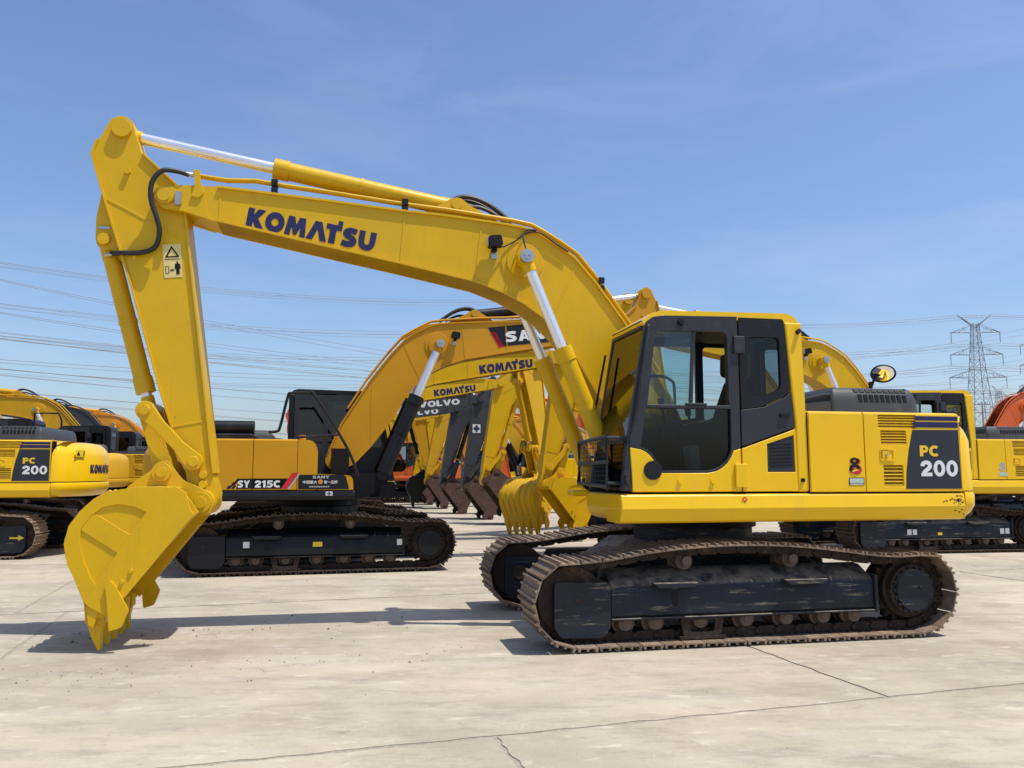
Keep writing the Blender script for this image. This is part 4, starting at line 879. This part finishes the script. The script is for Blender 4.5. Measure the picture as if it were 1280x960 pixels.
# arm hose from the boom pipe down to the bucket cylinder
hs = spline([(5.19, .235, 4.385), (5.30, .27, 4.40), (5.42, .30, 4.385), (5.505, .30, 4.27), (5.51, .29, 4.10), (5.455, .27, 3.93), (5.43, .25, 3.80), (5.47, .22, 3.66), (5.60, .20, 3.605), (5.76, .18, 3.60), (5.88, .12, 3.60)], 6)
part('arm_hose', M['hose'], boom, MB().tube([bx((p[0], p[2]), p[1]) for p in hs], .024, 10))
part('hose_fitting', M['steel'], boom, MB().cyl(bx((5.11, 4.385), .225), bx((5.23, 4.392), .25), .02, n=10))
part('hose_fitting', M['steel'], boom, MB().cyl(bx((5.80, 3.60), .165), bx((5.93, 3.592), .10), .019, n=10))
part('pipe_bracket', M['yel'], boom, MB().prism(rel(fillet([(5.15, 4.43), (5.09, 4.435), (5.08, 4.32), (5.04, 4.21), (5.09, 4.16), (5.16, 4.17), (5.13, 4.28)], .015), FOOT), .242, .262), bevel=.004)
for x, z in ((4.40, 4.32), (3.12, 4.21), (1.05, 3.50)):
    part('pipe_clamp', M['blackp'], boom, MB().box(x - FOOT[0] - .03, x - FOOT[0] + .03, .12, .235, z - FOOT[1] + .02, z - FOOT[1] + .085).box(x - FOOT[0] - .03, x - FOOT[0] + .03, .12, .235, z - FOOT[1] - .05, z - FOOT[1] + .0), bevel=.004)
part('lamp_cable', M['hose'], boom, MB().tube(spline([bx((2.15, 3.83), .28), bx((2.08, 3.86), .25), bx((1.98, 3.92), .235), bx((1.88, 4.0), .24), bx((1.74, 4.02), .25), bx((1.58, 3.93), .25), bx((1.42, 3.83), .25)], 5), .008, 6).tube(spline([bx((1.92, 3.76), .47), bx((1.925, 3.86), .40), bx((1.915, 3.97), .30), bx((1.86, 4.04), .25), bx((1.76, 4.04), .25)], 5), .009, 6))
# pin plates at the boom tip
part('pin_plate', M['yel'], boom, MB().prism(rel(fillet([(5.46, 4.22), (5.48, 4.14), (5.43, 4.08), (5.30, 4.12), (5.28, 4.22), (5.36, 4.26)], .03), FOOT), .243, .262).cyl(bx(TIP, .26), bx(TIP, .285), .06, n=20), bevel=.005)
part('pin_bolt', M['steel'], boom, MB().box(5.25 - FOOT[0], 5.30 - FOOT[0], .245, .285, 4.07 - FOOT[1], 4.20 - FOOT[1]))
part('pin_bolt', M['steel'], arm, MB().box(5.90 - TIP[0], 6.0 - TIP[0], .1, .13, 3.835 - TIP[1], 3.86 - TIP[1]))
# warning label on the arm
lab = decal(arm, M['cream'], 'warning_label', SQ, (5.386 - TIP[0], 3.382 - TIP[1]), .165, .325, 1, .156, 6)
decal(arm, M['black'], 'warning_sign', poly2d([(.1, .60), (.9, .60), (.5, .95)], [[(.24, .64), (.76, .64), (.5, .87)]]), (5.386 - TIP[0], 3.382 - TIP[1]), .165, .325, 1, .159, 6)
decal(arm, M['black'], 'warning_sign', poly2d([(.05, .53), (.95, .53), (.95, .55), (.05, .55)]), (5.386 - TIP[0], 3.382 - TIP[1]), .165, .325, 1, .159, 6)
decal(arm, M['black'], 'warning_sign', poly2d([(.08, .12), (.28, .12), (.28, .34), (.08, .34)], [[(.11, .14), (.25, .14), (.25, .32), (.11, .32)]]), (5.386 - TIP[0], 3.382 - TIP[1]), .165, .325, 1, .159, 6)
decal(arm, M['black'], 'warning_sign', poly2d([(.66, .08), (.74, .08), (.75, .24), (.77, .08), (.85, .08), (.85, .24), (.92, .25), (.90, .40), (.80, .41), (.80, .47), (.71, .47), (.71, .41), (.62, .40), (.60, .25), (.67, .24)]), (5.386 - TIP[0], 3.382 - TIP[1]), .165, .325, 1, .159, 6)
decal(arm, M['black'], 'warning_sign', poly2d([(.33, .22), (.40, .27), (.40, .24), (.49, .24), (.49, .27), (.56, .22), (.49, .17), (.49, .20), (.40, .20), (.40, .17)]), (5.386 - TIP[0], 3.382 - TIP[1]), .165, .325, 1, .159, 6)
# wire guard in front of the lower windscreen
gd = part('front_guard', M['dark'], main, MB().tube([(1.35, 1.24, 1.41), (1.35, 1.24, 1.86), (1.37, .42, 1.83), (1.37, .40, 1.43)], .022, 8, closed=True).tube([(1.355, 1.24, 1.63), (1.37, .41, 1.62)], .020, 8).tube([(1.35, 1.24, 1.85), (1.17, 1.26, 1.85)], .016, 8).tube([(1.35, 1.24, 1.44), (1.20, 1.26, 1.44)], .016, 8))
def gridwires():
    b = MB()
    for i in range(1, 18): t = i / 18; x = 1.35 + .02 * t; y = 1.24 - .83 * t; b.bar((x, y, 1.42), (x, y, 1.85 - .02 * t), .0026)
    for i in range(1, 10): z = 1.42 + .043 * i; b.bar((1.35, 1.24, z), (1.37, .41, z), .0026)
    return b
part('wire_mesh', M['dark'], gd, gridwires(), kind='stuff')
part('front_plate', M['body'], main, MB().box(1.24, 1.42, .14, .325, 1.30, 1.36), bevel=.01)
part('lock_catch', M['dark'], cb, MB().tube([(1.20, 1.345, 1.52), (1.21, 1.36, 1.47), (1.19, 1.36, 1.42)], .018, 8).cyl((1.205, 1.33, 1.53), (1.205, 1.37, 1.53), .028, n=12))
for x in (.70, .38): part('rubber_stop', M['body'], cb, MB().cyl((x, 1.334, 1.46 + .0), (x, 1.352, 1.46), .022, n=14))
part('rear_stop', M['black'], cb, MB().cyl((-.525, 1.335, 2.86), (-.525, 1.375, 2.87), .022, n=12))
# ---- PC240 behind on the right
K2 = dict(KOM)
m2, (e1, e2, ecw, ecb, _, _), (bm2, ar2, bk2) = machine('yellow excavator with PC 240 LC panel parked behind the large excavator', (8.23, 17.0), 189.2, K2, detail=1, scale=1.03)
komatsu_decals(e2, e1, ecw, 'PC', '240', 'LC'); lamp_on_boom(bm2, 1)
decal(e1, M['grey'], 'sticker', text2d('8', off=.05), (-1.012, 1.520), .145, .152, 1, 1.361); decal(e1, M['green'], 'sticker', SQ, (-.998, 1.420), .178, .068, 1, 1.361)
for x in (.92, -1.0):
    for dx in (0, .11): decal(m2, M['white'], 'sticker', SQ, (x - dx, .34), .085, .1, 1, 1.295)
decal(m2, M['ysticker'], 'sticker', SQ, (.30, .33), .09, .05, 1, 1.295)
part('mirror_post', M['black'], m2, MB().box(-1.6, -1.62, -.42, -.39, 2.10, 2.55).cyl((-1.60, -.40, 2.62), (-1.66, -.36, 2.60), .13, .12, n=18))
# ---- PC200 at the far left, tail towards us, undercarriage turned about
m3, (f1, f2, fcw, fcb, _, _), (bm3, ar3, bk3) = machine('yellow excavator with PC 200 panel and KOMATSU lettered counterweight behind the big bucket', (-10.76, 15.5), 191.5, KOM, detail=2, flip=1)
komatsu_decals(f2, f1, fcw, 'PC', '200')
boom_text(bm3, 'KOMATSU', 'navy', 1)
def cw_text(cw, body, m, a0, a1, z0, h, r=2.752, td=None):
    v, f = td or text2d(body); b = MB()
    for p in v: a = R(a0 + (a1 - a0) * p[0]); b.v.append((-r * math.cos(a), r * math.sin(a), z0 + p[1] * h))
    me = bpy.data.meshes.new('lettering'); me.from_pydata(b.v, [], f); part('lettering', M[m], cw, me)
cw_text(fcw, 'KOMATSU', 'navy', 13, -9, 1.52, .16, 2.744); cw_text(cw, 'KOMATSU', 'navy', 11, -11, 1.55, .16, 2.744)
for q in (m3,):
    decal(q, M['ysticker'], 'arrow', poly2d([(0, .35), (.6, .35), (.6, 0), (1, .5), (.6, 1), (.6, .65), (0, .65)]), (-1.60, .32), .24, .10, 1, 1.302)
# sticker on the counterweight corner
cw_text(fcw, '', 'ysticker', 23, 17.5, 1.82, .13, 2.755, td=SQ); cw_text(fcw, '', 'black', 22.5, 20.5, 1.845, .08, 2.758, td=([(0, 0), (1, 0), (.5, 1)], [(0, 1, 2)])); cw_text(fcw, '', 'black', 18.6, 18.1, 1.84, .09, 2.758, td=SQ)
for pts in (((-.9, .95, 2.95), (-.9, .95, 3.0)),): pass
part('handrail', M['blackp'], m3, MB().tube([(-1.1, -.95, 2.1), (-1.1, -.95, 2.75), (-1.55, -.95, 2.75), (-1.62, -.95, 2.6), (-1.62, -.95, 2.1)], .02, 8))
# ---- SANY, facing the other way
SY = dict(darkcab=True, ramr=.115, boom='sany', body='sany', ram='blackp', skirt='blackp', hood=0, frame='blackp', pipe='sany', cab='blackp', cw='sany', shoe='rust')
m4, (g1, g2, gcw, gcb, gr1, gr2), (bm4, ar4, bk4) = machine('ochre excavator with black skirt and white SY 215C lettering on its side', (-3.25, 13.81), 13.5, SY, detail=2, flip=1, scale=1.015)
def chk(parent):
    y = -1.36
    decal(parent, M['blackp'], 'model_strip', poly2d([(.14, 0), (1.02, 0), (1.12, 1), (.21, 1)]), (-1.335, 1.375), .80, .15, -1, y)
    for a, b in ((0, 0), (.068, .34), (.13, .67)): decal(parent, M['blackp'], 'check_mark', poly2d([(0, 0), (.055, 0), (.09, .33), (.035, .33)]), (-1.36 + a * .9, 1.375 + b * .15), 1, .15, -1, y)
    decal(parent, M['blackp'], 'check_mark', poly2d([(.07, 0), (.11, 0), (.14, .33), (.1, .33)]), (-1.36, 1.375), 1, .15, -1, y)
chk(gr1)
decal(gr2, M['blackp'], 'model_strip', poly2d([(0, 0), (.42, 0), (.50, .14), (0, .14)]), (-.988, 1.375), 1, 1.07, -1, -1.36)
decal(gr1, M['white'], 'lettering', text2d('SY', off=.04), (-1.20, 1.392), .17, .105, -1, -1.363)
decal(gr2, M['white'], 'lettering', text2d('215C', off=.04), (-.96, 1.392), .36, .105, -1, -1.363)
decal(gr2, M['red'], 'slash', poly2d([(0, 0), (.09, 0), (.25, .24), (.16, .24)]), (-.585, 1.372), 1, 1, -1, -1.3625)
decal(gr2, M['grey'], 'slash', poly2d([(0, 0), (.035, 0), (.165, .205), (.165, .24)]), (-.488, 1.372), 1, 1, -1, -1.3625)
tb = [c for c in m4.children if c.name.startswith('tool_box')][0]; ft = [c for c in m4.children if c.name.startswith('fuel_tank')][0]
decal(m4, M['blackp'], 'name_panel', poly2d([(0, 0), (.75, 0), (.70, .19), (.66, .215), (0, .215)]), (-.335, 1.365), 1, 1, -1, -1.362)
decal(m4, M['grey'], 'lettering', text2d('SANY', off=.03), (-.13, 1.525), .25, .042, -1, -1.366)
decal(m4, M['white'], 'lettering', text2d('中国最大', off=.012), (-.27, 1.445), .21, .05, -1, -1.366); decal(m4, M['white'], 'lettering', text2d('第一品牌', off=.012), (.04, 1.445), .20, .05, -1, -1.366)
decal(m4, M['amberlens'], 'emblem', poly2d(circ(.5, .5, .5, 16)), (-.045, 1.440), .068, .07, -1, -1.366)
for kx in range(9): decal(m4, M['grey'], 'small_print', SQ, (-.17 + kx * .033, 1.392), .024, .02, -1, -1.366)
sk4 = [c for c in m4.children if c.name.startswith('side_skirt')][0]
decal(sk4, M['white'], 'sticker', SQ, (.07, 1.215), .10, .10, -1, -1.38); decal(sk4, M['panel'], 'sticker', poly2d([(.4, .1), (.6, .1), (.6, .4), (.9, .4), (.9, .6), (.6, .6), (.6, .9), (.4, .9), (.4, .6), (.1, .6), (.1, .4), (.4, .4)]), (.07, 1.215), .10, .10, -1, -1.382)
tf4 = [c for c in m4.children if c.name.startswith('track_frame')][0]
for x, mm in ((1.10, 'white'), (-1.16, 'white'), (.10, 'ysticker')): decal(tf4, M[mm], 'sticker', SQ, (x, .40), .09 if mm == 'white' else .14, .09 if mm == 'white' else .07, 1, 1.292)
part('handrail', M['blackp'], m4, MB().tube(fillet([(-.66, 2.10), (-.53, 2.70), (-.15, 2.73), (.36, 1.90), (.56, 1.42)], .06, 4) and [(p[0], -1.22, p[1]) for p in spline([(-.80, 2.12), (-.68, 2.13), (-.63, 2.2), (-.53, 2.66), (-.47, 2.72), (-.2, 2.73), (-.12, 2.68), (.36, 1.92), (.56, 1.45)], 4)], .022, 8).tube([(-.4, -1.22, 2.04), (.25, -1.22, 2.09)], .018, 8))
part('work_light_pair', M['amberlens'], ft, MB().cyl((-.30, -1.0, 2.11), (-.30, -1.0, 2.19), .055, n=14))
decal(bm4, M['blackp'], 'name_panel', poly2d([(0, .95), (.17, .0), (1.42, .02), (1.42, 1.0)]), (2.845 - FOOT[0], 3.70 - FOOT[1]), 1, .37, -1, -.2165, 7.0)
decal(bm4, M['white'], 'lettering', text2d('SANY', off=.045), (3.13 - FOOT[0], 3.80 - FOOT[1]), .98, .19, -1, -.2195, 7.5)
decal(bm4, M['red'], 'slash', poly2d([(0, .75), (.10, .72), (.22, .02), (.28, 0), (.13, -.06), (.12, .0)]), (2.87 - FOOT[0], 3.70 - FOOT[1]), 1, .37, -1, -.2165, 7.0)
lamp_on_boom(bm4, -1)
for c_ in m4.children:
    if c_.name.split('.')[0] in ('side_door', 'fuel_tank', 'tool_box', 'counterweight', 'engine_bay', 'engine_hood', 'tank_top', 'name_panel', 'lettering', 'emblem', 'small_print'): c_.location.z -= .105
sk4.scale.z = .60; sk4.location.z = 1.085 * .40
gcb.scale = (1, 1, .945); gcb.location.z = .075
part('warning_label', M['white'], gcb, MB().flat([(0, 0)] * 0 or [(-.35, 1.5), (-.25, 1.5), (-.25, 1.56), (-.35, 1.56)], 1.34))
# ---- rows of others: (label, loc, deg, style, db, da, lettering, colour, side)
VOL = dict(boom='volvo', body='ochre', arm='volvo', bucket='bktbrown', ram='blackp', skirt='blackp', frame='blackp', cab='volvo')
HIT = dict(boom='orange', body='orange', ram='orange', skirt='orange', frame='blackp', bucket='bktbrown', cab='orange')
AMB = dict(boom='amber', body='amber', ram='amber', frame='blackp', bucket='bktbrown', cab='amber', hood=0)
OCH = dict(boom='ochre', body='ochre', ram='ochre', frame='blackp', cab='ochre', bucket='bktbrown')
TEA = dict(boom='teal', body='teal', ram='blackp', frame='blackp', cab='teal', bucket='bktbrown')
KBB = dict(KOM, bucket='yel'); KBR = dict(KOM, bucket='bktbrown'); KBK = dict(KOM, boom='ochre', arm='ochre', bucket='blackp', ram='blackp')
ROWC = dict(cab='blackp', darkcab=True)
others = [
    ('yellow excavator with yellow bucket, its boom lettered KOMATSU just behind the SANY boom', (-4.1, 17.4), 13.2, KBB, 0, 0, 'KOMATSU', 'navy', -1),
    ('yellow excavator with brown bucket and short KOMATSU lettering above the VOLVO boom', (-5.65, 22.9), 13.2, KBR, 0, 0, 'KOMATSU', 'navy', -1),
    ('charcoal boomed excavator with white VOLVO lettering and blue cross on its arm', (-6.45, 25.6), 13.2, VOL, -2.5, 2, 'VOLVO', 'white', -1),
    ('charcoal boomed excavator half hidden under the blue crossed VOLVO boom, brown bucket', (-7.5, 29.2), 13.2, VOL, -3, 2, 'VOLVO', 'white', -1),
    ('yellow excavator turned towards the aisle, ribbed yellow bucket back showing between the arms', (4.25, 23.75), 226, KBB, 0, 0, 'KOMATSU', 'navy', 1),
    ('orange excavator with white HITACHI lettering seen between the yellow arms', (4.7, 31.0), 191, HIT, -3, 0, 'HITACHI', 'white', 1),
    ('ochre excavator with black bucket and black cylinders beyond the VOLVO arms', (1.3, 36.5), 191, KBK, 0, 0, None, None, 1),
    ('teal excavator far back between the charcoal arms', (-.6, 46), 20, TEA, -4, 0, None, None, -1),
    ('ochre boomed excavator next to the charcoal boom of the tail to tail row', (-13.9, 27.5), 191.5, {**OCH, **ROWC}, -3, 0, None, None, 1),
    ('plain ochre excavator whose tail shows between the KOMATSU lettered counterweight and the SANY', (-14.35, 24.0), 191.5, {**OCH, **ROWC}, -2, 0, None, None, 1),
    ('charcoal boomed excavator between the ochre and amber booms, facing away from the black cab', (-14.8, 31.2), 191.5, {**VOL, **ROWC}, -3, 0, None, None, 1),
    ('amber excavator just past the charcoal boom of the tail to tail row', (-15.5, 36.0), 191.5, {**AMB, **ROWC}, -3, 0, None, None, 1),
    ('amber excavator last but one of the tail to tail row', (-17.4, 41.0), 191.5, {**AMB, 'hood': 1, **ROWC}, -3, 0, None, None, 1),
    ('yellow excavator at the end of the tail to tail row', (-20.3, 47.5), 191.5, KBB, 0, 0, None, None, 1),
    ('ochre excavator in the row behind the half hidden charcoal boom', (-8.4, 33.2), 13.2, {**KBR, 'boom': 'ochre', 'arm': 'ochre'}, -2, 0, None, None, -1),
    ('yellow excavator in the row behind the half hidden boom, last in line', (-9.4, 37.2), 13.2, KBR, -2, 0, None, None, -1),
    ('amber excavator behind the HITACHI lettered one', (3.0, 40.5), 191, AMB, -2, 0, None, None, 1),
    ('yellow excavator with brown bucket near the grey shed', (.2, 44.5), 190, KBR, -3, 0, None, None, 1),
    ('ochre excavator closest to the wide tree by the grey shed', (6.0, 48), 191, OCH, -3, 0, None, None, 1),
    ('orange excavator beyond the black bucket, its body under the SANY boom', (-5.4, 42.0), 191, HIT, -2, 0, None, None, 1),
    ('yellow excavator far behind the black bucket beside the grey shed', (-2.6, 52.0), 191, KBB, -2, 0, None, None, 1),
    ('orange excavator with orange boom standing beyond the PC 240 LC tail', (15.0, 26.3), 14, HIT, 0, 0, None, None, -1),
]
for lab_, loc, deg, st, db, da, txt, tm, side in others:
    r_, u_, (b_, a_, k_) = machine(lab_, loc, deg, st, db, da, detail=1)
    if txt == 'KOMATSU': boom_text(b_, txt, tm, side)
    elif txt: boom_text(b_, txt, tm, side, x0=4.72, z0=3.95, w=1.35, h=.19, off=.03)
    if st is VOL and db == -2.5:
        decal(a_, M['white'], 'sticker', SQ, (5.16 - TIP[0], 3.05 - TIP[1]), .26, .28, -1, -.156)
        decal(a_, M['navy'], 'sticker', poly2d([(.35, .1), (.65, .1), (.65, .35), (.9, .35), (.9, .65), (.65, .65), (.65, .9), (.35, .9), (.35, .65), (.1, .65), (.1, .35), (.35, .35)]), (5.16 - TIP[0], 3.05 - TIP[1]), .26, .28, -1, -.159)
# ------------------------------------------------------------------ pylons, power lines, far things
def pylon(x, y, h, rz, label, wsc=1.):
    t = thing('pylon', label, 'pylon', None, (x, y, 0), rz)
    b = MB(); lv = [0, .16, .30, .42, .52, .60, .67, .735, .79, .84, .885, .925, .96]; r = .065
    wd = lambda q: (3.3 * (1 - q) ** 1.25 + .7) * wsc
    cor = lambda q: [(sx * wd(q), sy * wd(q), q * h) for sx, sy in ((1, 1), (1, -1), (-1, -1), (-1, 1))]
    for a, c in zip(lv, lv[1:]):
        A, C = cor(a), cor(c)
        for i in range(4):
            j = (i + 1) % 4; b.bar(A[i], C[i], r * 1.5); b.bar(A[i], C[j], r * .8); b.bar(A[j], C[i], r * .8); b.bar(C[i], C[j], r * .8)
    part('tower', M['pylon'], t, b)
    tips = []
    for q, L in ((.62, 7.6), (.765, 7.0), (.905, 6.6)):
        w0 = wd(q)
        for s in (1, -1):
            b = MB(); tip = (s * L, 0, q * h)
            for sy in (1, -1):
                b.bar((s * w0, sy * w0, q * h), tip, r * 1.2); b.bar((s * w0, sy * w0, q * h + 2.1), tip, r)
                for k in (.3, .6): p0 = Vector((s * w0, sy * w0, q * h)).lerp(Vector(tip), k); p1 = Vector((s * w0, sy * w0, q * h + 2.1)).lerp(Vector(tip), k); b.bar(p0, p1, r * .6); p2 = Vector((s * w0, sy * w0, q * h)).lerp(Vector(tip), k + .3); b.bar(p1, p2, r * .6)
            a = part('cross_arm', M['pylon'], t, b)
            ib = MB()
            for k in range(14): ib.cyl((s * (L - .2), 0, q * h - .15 - k * .2), (s * (L - .2), 0, q * h - .27 - k * .2), .16, .08, n=8)
            part('insulator', M['insul'], a, ib); tips.append((s * (L - .2), 0, q * h - 3.1))
    b = MB()
    for s in (1, -1):
        for sy in (1, -1): b.bar((s * .4, sy * .6, .945 * h), (s * 4.6, 0, 1.02 * h), r); b.bar((0, sy * .6, .93 * h), (s * 4.6, 0, 1.02 * h), r)
        tips.append((s * 4.6, 0, 1.02 * h))
    part('peak', M['pylon'], t, b)
    c, s = math.cos(rz), math.sin(rz)
    return [Vector((x + p[0] * c - p[1] * s, y + p[0] * s + p[1] * c, p[2])) for p in tips]
def wire(a, c, sag, r=.045, label='thin grey power line'):
    pts = [a.lerp(c, i / 24) - Vector((0, 0, sag * 4 * (i / 24) * (1 - i / 24))) for i in range(25)]
    o = part('power_line', M['wire'], None, MB().tube(pts, r, 4)); o['label'] = label; o['category'] = 'power line'; o['group'] = 'power lines across the sky'
TA = pylon(128, 220, 44, R(-6), 'lattice pylon with three cross arms rising beyond the PC 240 LC')
TB = pylon(1, 235, 51, R(18), 'lattice pylon almost hidden behind the big boom')
TC = pylon(-140, 140, 46, R(60), 'lattice pylon standing off to the side of the yard past the tail to tail row')
TD = pylon(172, 260, 47, R(0), 'lattice pylon standing beside the orange excavator, further along the lines')
TE = pylon(-120, 118, 27, R(60), 'short lattice pylon off to the side past the tail to tail row')
TF = pylon(330, 170, 44, R(40), 'lattice pylon far out past the orange excavator')
TG = pylon(200, 330, 36, R(30), 'distant lattice pylon far beyond the orange excavator')
for a, b_, wl in ((TA, TB, 'thin power line between the PC 240 LC pylon and the big boom'), (TB, TC, 'thin power line crossing the open sky above the black SANY cab'), (TF, TA, 'thin power line leaving the PC 240 LC pylon over the orange boom')):
    for p, q in zip(a, b_):
        wire(p, q, 5.0, label=wl)
        if p is not a[0]: wire(p - Vector((0, 0, .6)), q - Vector((0, 0, .6)), 5.2, .035, wl)
for p, q in zip(TD, TC[::-1]): wire(p, q, 12, .045, 'long sagging power line passing behind all the booms')
for p, q in zip(TG, TE):
    for k in (0, 1): wire(p + Vector((3 * k, 0, -1.5 * k)), q + Vector((3 * k, 0, -k)), 8 + k, .04, 'low power line just above the roofs of the parked excavators')
up = thing('utility_pole', 'concrete utility pole with short cross arms beside the lattice pylon', 'utility pole', None, (86, 147, 0))
part('pole', M['concpole'], up, MB().cyl((0, 0, 0), (0, 0, 14.2), .22, .14, n=10))
part('cross_arm', M['pylon'], up, MB().box(-1.5, 1.5, -.06, .06, 13.7, 13.85).box(-1.3, 1.3, -.06, .06, 12.2, 12.35))
for x in (-1.4, -.6, .6, 1.4): part('insulator', M['insul'], up, MB().cyl((x, 0, 13.8), (x, 0, 14.15), .09, .06, n=8))
def tree(x, y, h, seed, label, wdt=1.):
    t = thing('tree', label, 'tree', 'trees beyond the yard', (x, y, 0)); rnd = random.Random(seed)
    b = MB().cyl((0, 0, 0), (.1, 0, h * .5), .16, .09, n=8)
    L = MB()
    cl = [Vector((rnd.gauss(0, h * .17 * wdt), rnd.gauss(0, h * .17 * wdt), h * rnd.uniform(.35, .92))) for _ in range(16)]
    for c in cl:
        b.cyl((.05, 0, h * .35), c, .06, .02, n=5)
        for i in range(120):
            p = c + Vector((rnd.gauss(0, .09 * h), rnd.gauss(0, .09 * h), rnd.gauss(0, .06 * h))); s = rnd.uniform(.10, .22)
            d = Vector((rnd.gauss(0, 1), rnd.gauss(0, 1), rnd.gauss(0, 1))).normalized(); e = d.orthogonal().normalized(); f = d.cross(e); k = len(L.v)
            L.v += [tuple(p + e * s), tuple(p + f * s * .6), tuple(p - e * s), tuple(p - f * s * .6)]; L.f.append((k, k + 1, k + 2, k + 3))
    part('trunk', M['trunk'], t, b)
    me = bpy.data.meshes.new('crown'); me.from_pydata(L.v, [], L.f); part('crown', M['leaf'], t, me)
tl = ['bushy green tree below the lattice pylon', 'taller green tree behind the orange boom', 'low green tree beside the concrete utility pole', 'green tree in the gap between the charcoal arms', 'green tree beyond the end of the tail to tail row', 'small green tree near the distant grey shed', 'wide green tree past the grey shed']
for i, (x, y, h) in enumerate(((44, 77, 6.0), (52, 80, 6.4), (47.5, 82, 5.2), (-6, 80, 5.5), (-40, 78, 5.0), (-16, 85, 5.0), (6, 85, 5.6))): tree(x, y, h, i + 11, tl[i], 1.3)
sh = thing('shed', 'long pale grey shed far behind the rows of arms', 'shed', None, (4, 92, 0))
part('wall', M['bldg'], sh, MB().box(-22, 22, 0, 12, 0, 5.2)); part('roof', M['bldgroof'], sh, MB().prism([(-.6, 5.2), (6, 6.8), (12.6, 5.2)], -22.5, 22.5, 'x'))
for i in range(8): part('door', M['bldgroof'], sh, MB().box(-19.5 + i * 5.2, -16.5 + i * 5.2, -.06, .02, 0, 3.6))
